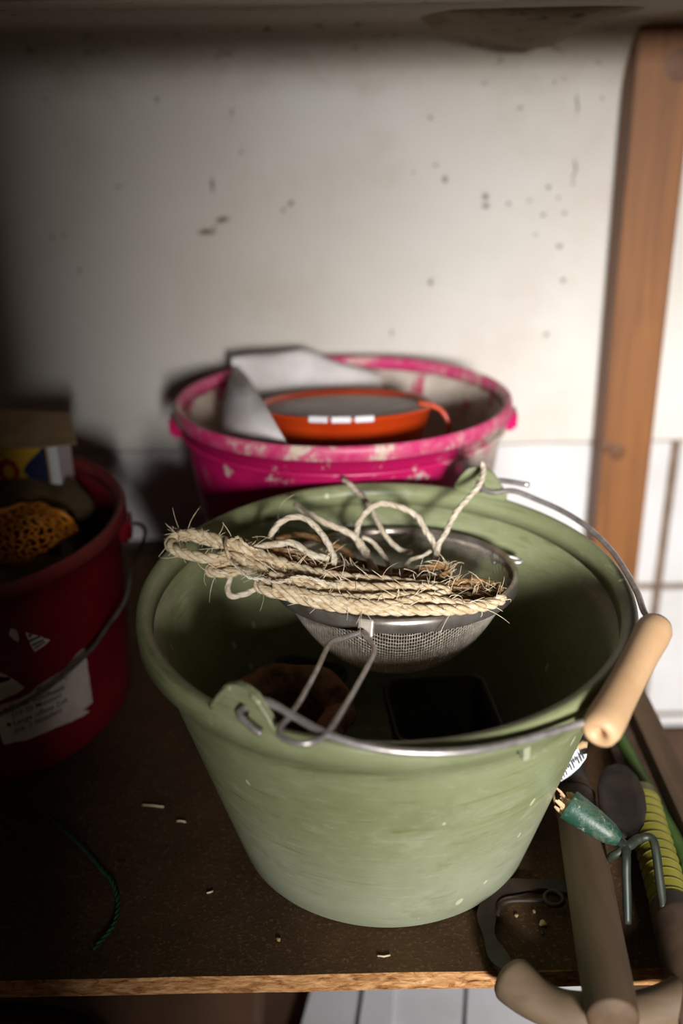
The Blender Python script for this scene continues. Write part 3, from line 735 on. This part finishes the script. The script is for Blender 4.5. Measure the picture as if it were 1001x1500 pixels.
# woven bowl, both wire directions as real wires
vs, fs = [], []
step = .0016; rw = .00027; Rm = SR - .0015; nl = int(2 * Rm / step)
for d in (0, 1):
    for i in range(1, nl):
        a = -Rm + i * step; half = math.sqrt(max(0, Rm * Rm - a * a)); n = max(4, int(half * 2 / .0026)); p = []
        for k in range(n + 1):
            b = -half + 2 * half * k / n; x, y = (a, b) if d == 0 else (b, a)
            p.append(Vector((x, y, bowlz(math.hypot(x, y)) + (rw if (k + i + d) % 2 else -rw) * .6)))
        v, f = tube_geo(p, rw, 4, False, 1, len(vs)); vs += v; fs += f
mw = mesh('mesh_bowl', vs, fs, 'meshwire', sv, False); mw.data.transform(tilt); mw['kind'] = 'stuff'; mw['label'] = 'woven wire mesh bowl'
o = lathe('rim_band', [(SR - .0016, .002), (SR + .0002, .0030), (SR + .0018, .0020), (SR + .0021, -.001), (SR + .0020, -.0062), (SR + .0005, -.0070), (SR - .0014, -.0060)], 'chrome', sv, 96, True); o.data.transform(tilt)
# bracket and loop handle towards the front rim
def sl(px, py, z): return at(px, py, z - .004 * max(0, min(1, (py - 940) / 120))) - SC
hb = sl(536, 917, .171)
bk = box('bracket', (-.0048, -.0016, -.006), (.0048, .0030, .005), 'bracket', sv, .0012); bk.location = hb + Vector((0, -.001, 0)); bk.rotation_euler = (R_(-20), 0, R_(-15))
hp = [sl(527, 927, .1705), sl(505, 934, .1705), sl(487, 940, .1715), sl(479, 950, .1735), sl(463, 984, .179), sl(432, 1040, .1868), sl(413, 1062, .1895), sl(409, 1074, .190), sl(417, 1082, .190), sl(440, 1089, .190), sl(462, 1086, .190), sl(478, 1076, .1895), sl(495, 1052, .1875), sl(520, 1010, .181), sl(545, 965, .1745), sl(549, 951, .173), sl(545, 943, .172), sl(536, 932, .1715), sl(531, 926, .171)]
tube('loop_handle', spline(hp, 6), .0016, 'steel', sv, 10)
ep = [sl(722, 812, .1605), sl(745, 815, .1595), sl(760, 819, .158), sl(764, 822, .1572), sl(758, 824, .1565), sl(740, 822, .157), sl(722, 824, .158)]
tube('rest_hook', spline(ep, 6), .0013, 'steel', sv, 8)

# ------------------------------------------------------------------ rope hank and twine
hk = thing('sisal_rope_hank', 'bundled hank of twisted beige sisal rope lying across the sieve', 'rope', at(500, 860, .172))
HL = hk.location.copy()
def W(lst): return [at(*p) for p in lst]
strands = []
def strand(pts, R=.0027, mat='rope'):
    R *= 1.14; p = W(pts); o = rope3('strand', p, R, mat, hk); shift(o, HL); strands.append((p, R)); return o
strand([(430, 846, .186), (400, 829, .1895), (365, 812, .193), (330, 800, .197), (300, 791, .199), (275, 785, .2), (257, 787, .2), (249, 795, .1995), (254, 805, .1985), (275, 813, .197), (305, 818, .195), (335, 816, .194), (365, 822, .191), (400, 838, .188), (440, 853, .1855), (490, 862, .184), (540, 863, .183), (600, 865, .1815), (645, 866, .1795)], .0030)
strand([(262, 783, .2035), (290, 783, .2025), (325, 792, .2005), (360, 804, .197), (400, 820, .193), (440, 834, .190), (480, 843, .188), (520, 848, .1865), (570, 852, .1855), (620, 858, .183), (655, 862, .180)], .0030)
strand([(420, 843, .188), (390, 832, .190), (355, 824, .1905), (328, 826, .1895), (309, 832, .1885), (310, 839, .1875), (330, 839, .1875), (360, 835, .188), (395, 834, .1885), (425, 846, .187), (460, 860, .186), (510, 868, .185), (560, 871, .1845), (610, 877, .183), (660, 883, .180), (700, 886, .1775), (725, 880, .176)], .0026)
strand([(470, 866, .187), (430, 858, .1875), (400, 853, .187), (384, 852, .186), (380, 858, .185), (390, 865, .1845), (420, 872, .184), (450, 880, .1835), (490, 888, .183), (540, 893, .1825), (600, 894, .1815), (650, 894, .1795), (690, 892, .1775), (720, 885, .176), (738, 876, .1755)], .0029)
strand([(395, 842, .191), (430, 850, .190), (470, 856, .1885), (510, 858, .188), (550, 861, .1875), (590, 860, .186), (630, 862, .1835), (660, 866, .181)], .0028)
strand([(400, 858, .189), (440, 868, .188), (480, 877, .187), (520, 884, .186), (565, 886, .185), (600, 880, .1845), (630, 874, .183), (652, 870, .181)], .0027)
strand([(430, 866, .188), (470, 873, .1875), (515, 876, .187), (560, 875, .1865), (605, 873, .185), (640, 880, .182), (680, 888, .179), (712, 890, .177)], .0025)
strand([(330, 812, .192), (370, 818, .1905), (410, 826, .189), (450, 832, .187), (490, 838, .184), (530, 842, .182), (570, 846, .180), (600, 850, .179)], .0026, 'rope_brown')
strand([(400, 815, .188), (440, 822, .186), (475, 828, .183), (505, 834, .180), (530, 840, .1775)], .0028, 'rope_brown')
strand([(370, 808, .190), (405, 806, .190), (445, 812, .187), (480, 824, .183), (505, 832, .179)], .0024, 'rope_brown')
strand([(620, 868, .179), (650, 858, .177), (690, 852, .174), (722, 856, .172), (732, 866, .172), (715, 874, .173), (680, 876, .175), (650, 880, .177)], .0022, 'rope_brown')
strand([(600, 872, .178), (640, 870, .177), (675, 862, .174), (700, 866, .173), (690, 878, .174)], .002, 'rope_brown')
strand([(560, 858, .178), (600, 852, .1765), (640, 850, .174), (680, 858, .172), (716, 868, .171)], .0024, 'rope_brown')
strand([(615, 836, .176), (640, 828, .179), (655, 832, .178), (652, 842, .176), (635, 850, .174), (600, 848, .172)], .0022, 'rope_brown')
o = tube('binding', spline(W([(331, 788, .2035), (330, 797, .205), (333, 808, .203), (336, 818, .199), (340, 826, .195)]), 5), .0011, 'rope', hk, 6); shift(o, HL)
o = rope3('thin_yarn', W([(334, 818, .199), (350, 833, .197), (366, 846, .1945), (385, 848, .194), (410, 853, .1935), (432, 845, .1945), (452, 846, .1935), (475, 852, .192), (495, 858, .1905)]), .0011, 'twine', hk, None, 2); shift(o, HL)
o = rope3('thin_yarn', W([(333, 791, .2035), (342, 790, .205), (350, 787, .206), (356, 794, .204), (365, 801, .201), (378, 807, .197)]), .0011, 'rope', hk, None, 2); shift(o, HL)
# matted core so that no light shows through the bundle
o = rope3('strand', W([(385, 838, .186), (430, 850, .184), (480, 862, .182), (540, 870, .180), (600, 874, .178), (660, 876, .175)]), .0042, 'rope_brown', hk); shift(o, HL)
# loose hairs
vs, fs = [], []
rnd = random.Random(4)
def hair(p):
    global vs, fs
    v, f = tube_geo(p, [.00019] * (len(p) - 2) + [.00014, .00008], 3, False, 1, len(vs)); vs += v; fs += f
for n in range(800):
    p, R = strands[int(rnd.random() ** 1.3 * len(strands))]
    q = spline(p, 6); i = rnd.randrange(len(q) - 1); c = q[i]; t = (q[i + 1] - c).normalized()
    d = Vector((rnd.uniform(-1, 1), rnd.uniform(-1, .5), rnd.uniform(-.5, 1))).normalized(); L = rnd.choice((.003, .004, .005, .006, .008, .011, .015))
    s = c + d * R * .9; e = (t * rnd.uniform(-1, 1) + d * rnd.uniform(.4, 1.1)).normalized(); cu = Vector((rnd.uniform(-1, 1), rnd.uniform(-1, 1), rnd.uniform(-1, .6)))
    hair([s + e * L * k / 6 + cu * L * .4 * (k / 6) ** 2 for k in range(7)])
for pts in ([(341, 790, .203), (335, 778, .208), (326, 765, .214)], [(408, 780, .196), (408, 762, .199), (410, 743, .205), (420, 731, .209), (432, 724, .212)], [(513, 817, .197), (522, 829, .195), (533, 838, .192), (539, 849, .189)],
            [(676, 829, .188), (673, 842, .184), (664, 852, .180)], [(732, 865, .180), (733, 875, .178), (728, 885, .176)], [(656, 880, .181), (662, 872, .184), (676, 874, .184), (680, 888, .181)], [(300, 795, .201), (297, 780, .206), (296, 773, .209)],
            [(262, 786, .204), (252, 776, .208), (242, 766, .211)], [(264, 784, .204), (254, 778, .207), (254, 770, .209)], [(300, 840, .187), (299, 850, .184), (302, 858, .181)], [(370, 787, .198), (385, 786, .2), (400, 790, .199)],
            [(735, 880, .179), (748, 878, .180), (748, 882, .179)], [(640, 842, .183), (622, 836, .186), (610, 846, .184)], [(592, 833, .186), (607, 838, .184), (618, 850, .181)]):
    hair(spline(W(pts), 5))
o = mesh('loose_fibres', vs, fs, 'fibre', hk, False); shift(o, HL); o['kind'] = 'stuff'
# twine pieces
def twine(label, pts, R=.0017, mat='twine', plies=2):
    p = W(pts); t = rope3('twine', p, R, mat, None, R * 11, 3, 8, .34, .74); return tag(t, label, 'twine', 'loose twine in the sieve')
twine('pale twine arching in a short hoop above the rope hank', [(396, 800, .193), (395, 792, .196), (401, 776, .202), (414, 763, .207), (432, 757, .209), (450, 761, .208), (468, 777, .203), (481, 797, .197), (489, 815, .191), (490, 828, .186)], .0020)
twine('thick twine end rising to the left behind the hoop of twine', [(432, 738, .197), (445, 748, .194), (468, 761, .190), (490, 771, .187), (510, 780, .184), (525, 792, .180), (540, 812, .174)], .0022)
twine('twine draped over the back rim of the green bucket', [(503, 702, .192), (512, 708, .193), (524, 721, .190), (541, 739, .187), (550, 757, .183), (559, 775, .179), (572, 793, .174), (588, 806, .170), (604, 809, .168)], .0018)
twine('pale twine forming the large loop in the middle of the sieve', [(552, 838, .168), (535, 812, .174), (523, 790, .180), (524, 772, .185), (531, 757, .190), (545, 743, .1945), (563, 737, .197), (590, 744, .196), (612, 757, .192), (624, 777, .186), (636, 796, .180), (640, 812, .176), (637, 826, .172)], .0021)
twine('white twine end sticking up beside the rear bucket lug', [(706, 676, .213), (709, 689, .209), (704, 708, .204), (689, 727, .199), (673, 745, .195), (662, 762, .190), (653, 781, .185), (643, 798, .180), (639, 820, .174), (630, 838, .168)], .0019)
twine('twine dangling in a hook below the left end of the hank', [(340, 836, .186), (336, 850, .181), (334, 864, .177), (338, 873, .1745), (352, 872, .1745), (366, 867, .176), (378, 860, .179)], .0019)
twine('wavy twine lying just behind the rope hank', [(372, 803, .196), (388, 799, .198), (408, 797, .199), (428, 795, .1985), (444, 804, .196), (460, 814, .193), (482, 818, .190)], .0022)
twine('thin twine curling into the sieve left of the white end', [(632, 807, .178), (618, 815, .177), (602, 820, .175), (592, 832, .172), (586, 842, .169)], .0013)
twine('twine dropping from the large loop towards the sieve bottom', [(531, 786, .180), (545, 793, .178), (558, 808, .174), (568, 824, .169), (572, 842, .164)], .0016)
twine('twine end hanging straight down inside the large loop', [(538, 806, .176), (541, 822, .171), (546, 842, .166)], .0015)
twine('brownish twine strand crossing behind the hoop of twine', [(405, 790, .188), (430, 784, .187), (455, 786, .184), (480, 796, .180), (505, 806, .176), (520, 822, .171)], .0020, 'rope_brown')
twine('coil of twine piled at the sieve bottom behind the hank', [(500, 815, .172), (530, 826, .168), (570, 836, .164), (610, 838, .163), (640, 832, .165), (655, 842, .164), (630, 852, .163), (580, 852, .163), (540, 848, .163)], .0024, 'rope_brown', 3)

# ------------------------------------------------------------------ tools at the right
# hand cultivator with broken handle
hc = thing('hand_cultivator', 'small hand cultivator with green socket, three prongs and broken wooden stub', 'garden tool', at(915, 1240, .02)); HC = hc.location.copy()
sa, sb = at(833, 1178, .058), at(908, 1231, .046); axs = (sb - sa).normalized(); Ls = (sb - sa).length
o = lathe('socket', [(.0093, 0), (.0096, .0006), (.0094, .004), (.0086, Ls * .45), (.0068, Ls * .8), (.004, Ls), (0, Ls + .0005), (0, Ls * .7), (.006, Ls * .5), (.0084, .004), (.0086, 0)], 'socket', hc, 32, True)
o.data.transform(Matrix.Translation(sa) @ axs.to_track_quat('Z', 'X').to_matrix().to_4x4()); shift(o, HC)
sx = axs.orthogonal().normalized(); sy = axs.cross(sx); rnd = random.Random(2)
for k in range(16):
    a = rnd.uniform(0, 6.28); r = rnd.uniform(0, .0068); q = sa + sx * r * math.cos(a) + sy * r * math.sin(a); L = rnd.uniform(.001, .006)
    e = q - axs * L + Vector((rnd.uniform(-.0015, .0015), rnd.uniform(-.0015, .0015), rnd.uniform(-.001, .002)))
    o = tube('splinter', [q + axs * .012, q, q.lerp(e, .6), e], [.0015, .0015, .0012, .0007], 'splinter', hc, 5, 1, False); shift(o, HC)
o = tube('splinter', [sa + axs * .003, at(822, 1160, .064), at(810, 1149, .068)], [.001, .0009, .0005], 'splinter', hc, 5, 1, False); shift(o, HC)
o = lathe('wood_core', [(0, .002), (.006, .0025), (.0078, .004), (.0074, .012), (0, .012)], 'splinter', hc, 20); o.data.transform(Matrix.Translation(sa) @ axs.to_track_quat('Z', 'X').to_matrix().to_4x4()); shift(o, HC)
def prong(pts, r=.0026):
    p = spline(W(pts), 6); n = len(p); o = tube('prong', p, [r * (1.15 if i < n * .3 else 1) * (1 - .25 * max(0, (i - n * .85) / (n * .15))) for i in range(n)], 'prong', hc, 10); shift(o, HC)
prong([(904, 1229, .046), (918, 1240, .045), (932, 1231, .046), (946, 1226, .047), (956, 1229, .047), (961, 1245, .044), (965, 1275, .036), (969, 1305, .028), (972, 1330, .022)])
prong([(906, 1231, .046), (916, 1243, .045), (918, 1256, .044), (918, 1280, .037), (919, 1315, .026), (920, 1353, .014)])
prong([(908, 1231, .046), (915, 1240, .0455), (908, 1248, .043), (899, 1253, .040), (893, 1258, .034)])
bo = [(912, 1233, .045), (896, 1222, .043), (884, 1205, .0405), (877, 1180, .037), (875, 1155, .034), (879, 1136, .031), (890, 1124, .030), (904, 1121, .029), (920, 1125, .030), (935, 1140, .031), (945, 1162, .034), (948, 1185, .037), (944, 1208, .041), (932, 1226, .044)]
bw = W(bo); n = len(bw); cen = sum(bw, Vector()) / n + Vector((0, .002, -.006))
vs = bw + [b.lerp(cen, .35) + Vector((0, 0, -.001)) for b in bw] + [b.lerp(cen, .7) for b in bw] + [cen]
fs = [(r * n + i, r * n + (i + 1) % n, (r + 1) * n + (i + 1) % n, (r + 1) * n + i) for r in range(2) for i in range(n)] + [(2 * n + i, 2 * n + (i + 1) % n, 3 * n) for i in range(n)]
o = mesh('hoe_blade', vs, fs, 'iron', hc); shift(o, HC); o['label'] = 'dark rounded hoe blade'; sd = o.modifiers.new('thick', 'SOLIDIFY'); sd.thickness = .0014
# thick tapered wooden handle
cl = thing('wooden_tool_handle', 'thick tapered weathered wooden handle jutting over the shelf front', 'tool handle', at(860, 1300, .0))
CLc = cl.location.copy()
p = spline(W([(842, 1165, .026), (848, 1200, .026), (858, 1260, .027), (870, 1330, .029), (882, 1400, .031), (891, 1450, .033), (897, 1485, .034), (899, 1498, .0345)]), 5); n = len(p)
rad = []
for i in range(n):
    f = i / (n - 1); r = .0128 + .0008 * math.sin(f * 3) ; 
    if f > .93: r *= math.sqrt(max(.02, 1 - ((f - .93) / .075) ** 2))
    rad.append(r)
o = tube('handle_wood', p, rad, 'oldwood', cl, 24); shift(o, CLc)
q0, q1 = at(838, 1130, .0255), at(843, 1168, .026)
o = tube('iron_ferrule', [q0, q0.lerp(q1, .5), q1], [.0090, .0100, .0134], 'iron', cl, 20); shift(o, CLc)
o = tube('iron_tang', spline(W([(866, 1075, .012), (852, 1095, .018), (838, 1132, .0255)]), 5), .005, 'iron', cl, 12); shift(o, CLc)
# curved wooden grip with iron strap
cv = thing('curved_grip_tool', 'old tool with curved wooden grip and iron strap hanging over the shelf edge', 'garden tool', at(745, 1400, .0)); CV = cv.location.copy()
p = spline(W([(739, 1425, .013), (756, 1440, .0125), (785, 1463, .011), (820, 1480, .010), (862, 1490, .0095), (910, 1490, .0095), (955, 1479, .010), (1000, 1462, .012), (1040, 1440, .014), (1075, 1410, .016)]), 6); n = len(p)
rad = [.0118 * math.sqrt(max(.25, 1 - ((.06 - i / n) / .062) ** 2)) if i / n < .06 else .0118 + .001 * math.sin(i * .3) for i in range(n)]
o = tube('wooden_grip', p, rad, 'arcwood', cv, 20, 1.0); shift(o, CV)
def strap(name, pts, wd, th, mat, par):
    p = spline(pts, 6); vs = []; fs = []; n = len(p)
    for i, q in enumerate(p):
        t = (p[min(i + 1, n - 1)] - p[max(i - 1, 0)]); t.z = 0; t.normalize(); s = Vector((-t.y, t.x, 0)) * wd * (.8 + .2 * math.sin(i * .5))
        vs += [q - s, q - s + Vector((0, 0, th)), q + s + Vector((0, 0, th)), q + s]
    fs = [(i * 4 + j, (i + 1) * 4 + j, (i + 1) * 4 + (j + 1) % 4, i * 4 + (j + 1) % 4) for i in range(n - 1) for j in range(4)] + [(0, 1, 2, 3), tuple((n - 1) * 4 + j for j in range(4))]
    return mesh(name, vs, fs, mat, par, False)
o = strap('iron_strap', W([(850, 1308, .001), (815, 1303, .001), (770, 1302, .001), (737, 1308, .001), (717, 1328, .001), (713, 1355, .001), (719, 1385, .001), (733, 1412, .003), (745, 1428, .006)]), .0058, .004, 'iron', cv); shift(o, CV)
o = tube('iron_rod', spline(W([(800, 1320, .006), (775, 1319, .006), (748, 1320, .006), (735, 1326, .006), (729, 1342, .006)]), 6), .0013, 'iron', cv, 8); shift(o, CV)
rc = at(812, 1318, .006); o = tube('iron_eye', [rc + Vector((math.cos(a) * .0055, math.sin(a) * .0055, .001)) for a in [2 * math.pi * k / 24 for k in range(25)]], .0016, 'iron', cv, 8); shift(o, CV)
# yellow ribbed tube with dark end
yt = thing('ribbed_tube_handle', 'yellow-green ribbed tube handle with a dark wooden end at the right', 'tool handle', at(960, 1260, 0)); YT = yt.location.copy()
ya, yb = at(938, 1165, .0125), at(990, 1352, .0135); yx = (yb - ya).normalized(); YL = (yb - ya).length
prf = [(0, 0), (.0118, 0)] + [(.0118, YL * k / 10) for k in range(1, 11)] + [(0, YL)]
o = lathe('tube_body', prf, 'yelgrip', yt, 32); mt = Matrix.Translation(ya) @ yx.to_track_quat('Z', 'X').to_matrix().to_4x4(); o.data.transform(mt); shift(o, YT)
for k in range(1, 14):
    z = YL * k / 14; o = lathe('rib', [(.0117, z - .0006), (.01235, z), (.0117, z + .0006)], 'yelrib', yt, 32); o.data.transform(mt); shift(o, YT)
p = [yb - yx * .012, yb, yb + yx * .02, yb + yx * .05, yb + yx * .07]
o = tube('dark_end', p, [.0128, .0132, .0136, .013, .011], 'darkend', yt, 24); shift(o, YT)
o = tube('green_stake', spline(W([(893, 1050, .006), (903, 1070, .006), (922, 1104, .006), (935, 1130, .006), (953, 1162, .006), (970, 1194, .006), (990, 1230, .006), (1015, 1280, .006)]), 4), .0048, 'stake', None, 12)
tag(o, 'thin green coated stake lying beside the edge batten', 'stake')
# plant tag
tg = thing('plant_tag', 'small white printed plant tag beside the green bucket', 'tag', at(828, 1125, .05)); TG = tg.location.copy()
to = [(810, 1136, .062), (813, 1127, .065), (819, 1115, .069), (828, 1104, .073), (838, 1095, .0755), (841, 1098, .075), (840, 1105, .0725), (851, 1103, .075), (850, 1109, .073), (840, 1123, .068), (828, 1134, .064), (813, 1144, .0595)]
to = [(x + 9, y + 1, z) for x, y, z in to]; v1 = W(to); nrm = (v1[4] - v1[0]).cross(v1[9] - v1[0]).normalized(); nrm = nrm if nrm.y < 0 else -nrm; n = len(v1)
vs = v1 + [v - nrm * .0007 for v in v1]
o = mesh('tag_plate', vs, [tuple(range(n)), tuple(range(n, 2 * n))] + [(i, (i + 1) % n, n + (i + 1) % n, n + i) for i in range(n)], 'tag', tg, False); shift(o, TG)
e1 = (v1[9] - v1[0]).normalized()
o_, dx_, dy_ = v1[11], (v1[8] - v1[11]), (v1[0] - v1[11])
for j, (a, b, c, s_) in enumerate(((.05, .95, .35, .004), (.08, .80, .8, .0035), (.15, .6, 1.3, .003), (.3, .92, 1.0, .003))):
    me = text_mesh(('||| || |||', '=== ==', '-- ---', '|| ||| ||')[j], .01)
    w0 = max(v.co.x for v in me.vertices); x0 = min(v.co.x for v in me.vertices); up_ = dy_.normalized()
    for v in me.vertices: f = (v.co.x - x0) / (w0 - x0); v.co = o_ + dx_ * (a + (b - a) * f) + dy_ * c + up_ * v.co.y * s_ + nrm * .0003
    q = bpy.data.objects.new('printed_marks', me); C.objects.link(q); me.materials.append(M['ink']); q.parent = tg; shift(q, TG)
o = tube('dry_stub', W([(838, 1098, .074), (847, 1094, .0745), (855, 1090, .077), (861, 1091, .077)]), [.0016, .0022, .0026, .002], 'tan', tg, 8); shift(o, TG)
o = tube('tag_wire', spline([v1[0].lerp(v1[11], .5), at(812, 1160, .04), at(815, 1185, .018), at(818, 1200, .002)], 5), .0006, 'tan', tg, 6); shift(o, TG)

# ------------------------------------------------------------------ bits on the shelf
o = rope3('green_string', W([(72, 1196, .0016), (95, 1217, .0016), (120, 1240, .0016), (148, 1272, .0016), (165, 1292, .0016), (172, 1315, .0016), (172, 1335, .0016), (165, 1357, .0016), (150, 1376, .0016), (137, 1391, .0016)]), .0014, 'string', None, None, 2)
tag(o, 'short green string curled on the shelf below the red bucket', 'string')
for i, (pts, lb) in enumerate((([(209, 1179), (225, 1180), (240, 1182)], 'pale straw lying on the shelf between the red and green buckets'), ([(259, 1203), (264, 1202), (272, 1204)], 'short straw chip left of the green bucket'), ([(553, 1400), (563, 1401), (572, 1399)], 'tiny pale straw in front of the green bucket'), ([(303, 1308), (308, 1307), (312, 1305)], 'tiny straw fleck near the lower left of the green bucket'))):
    tag(tube('straw', W([(x, y, .0008) for x, y in pts]), .0006, 'fibre', None, 5), lb, 'straw', 'straw bits on the shelf')
rnd = random.Random(11)
for (px, py, r, lb) in ((796, 1353, .0022, 'pale dirt crumb inside the iron strap'), (757, 1341, .0012, 'small crumb near the bend of the iron strap'), (795, 1366, .0014, 'dark crumb below the pale dirt crumb'), (783, 1335, .0013, 'crumb just below the iron rod'), (408, 1376, .0013, 'small crumb at the foot of the green bucket')):
    P = at(px, py, r * .7); o = blob('dirt_crumb', P, (r, r, r * .8), 'tan' if 'dark' not in lb else 'iron', None, int(px), .35, 2); tag(o, lb, 'crumb', 'crumbs on the shelf')

# ------------------------------------------------------------------ below the shelf
low = tag(box('lower_shelf', (-.85, .36, -.30), (.6, .99, -.28), 'lower', None, .001), 'brown lower shelf board seen under the front edge', 'shelf')
def slab(label, x0, x1, y0, y1, z0, z1, rz, mat='white'):
    o = box('white_board', (-(x1 - x0) / 2, -(y1 - y0) / 2, 0), ((x1 - x0) / 2, (y1 - y0) / 2, z1 - z0), mat, None, .002); o.location = ((x0 + x1) / 2, (y0 + y1) / 2, z0); o.rotation_euler.z = rz; return tag(o, label, 'board')
wz = -.2795
def lowb(pxs, z, label, mat='white'):
    pts = [at(x, y, z) for x, y in pxs]; n = len(pts); vs = pts + [Vector((p.x, p.y, wz)) for p in pts]
    o = mesh('white_board', vs, [tuple(range(n)), tuple(range(n, 2 * n))] + [(i, (i + 1) % n, n + (i + 1) % n, n + i) for i in range(n)], mat, None, False)
    return tag(o, label, 'board', 'white boards under the shelf')
lowb([(470, 1400), (540, 1400), (516, 1560), (425, 1560)], -.262, 'grey-white board under the shelf, leftmost of the white boards')
lowb([(541, 1400), (579, 1400), (568, 1560), (517, 1560)], -.256, 'narrow white board strip under the shelf between the wider boards')
lowb([(580, 1400), (683, 1400), (674, 1560), (569, 1560)], -.262, 'bright white board under the shelf left of the dark gap')
lowb([(688, 1400), (880, 1400), (910, 1560), (680, 1560)], -.262, 'white board under the shelf below the curved grip')
ct = thing('brown_carton', 'brown carton on the lower shelf at the left', 'box', (-.22, .6, wz))
o = box('carton_wall', (-.40, .50, wz), (-.075, .80, -.20), 'carton', ct, .002); shift(o, ct.location)
for y0, y1 in ((.50, .648), (.652, .80)):
    o = box('carton_flap', (-.40, y0, -.1998), (-.075, y1, -.197), 'carton', ct, .0006); shift(o, ct.location)
o = tube('black_cable', spline([at(-60, 1490, -.193), at(0, 1478, -.193), at(40, 1476, -.193), at(90, 1483, -.193), at(130, 1497, -.193), at(160, 1530, -.193)], 6), .0035, 'cable', None, 10)
tag(o, 'black cable curving over the brown carton', 'cable')
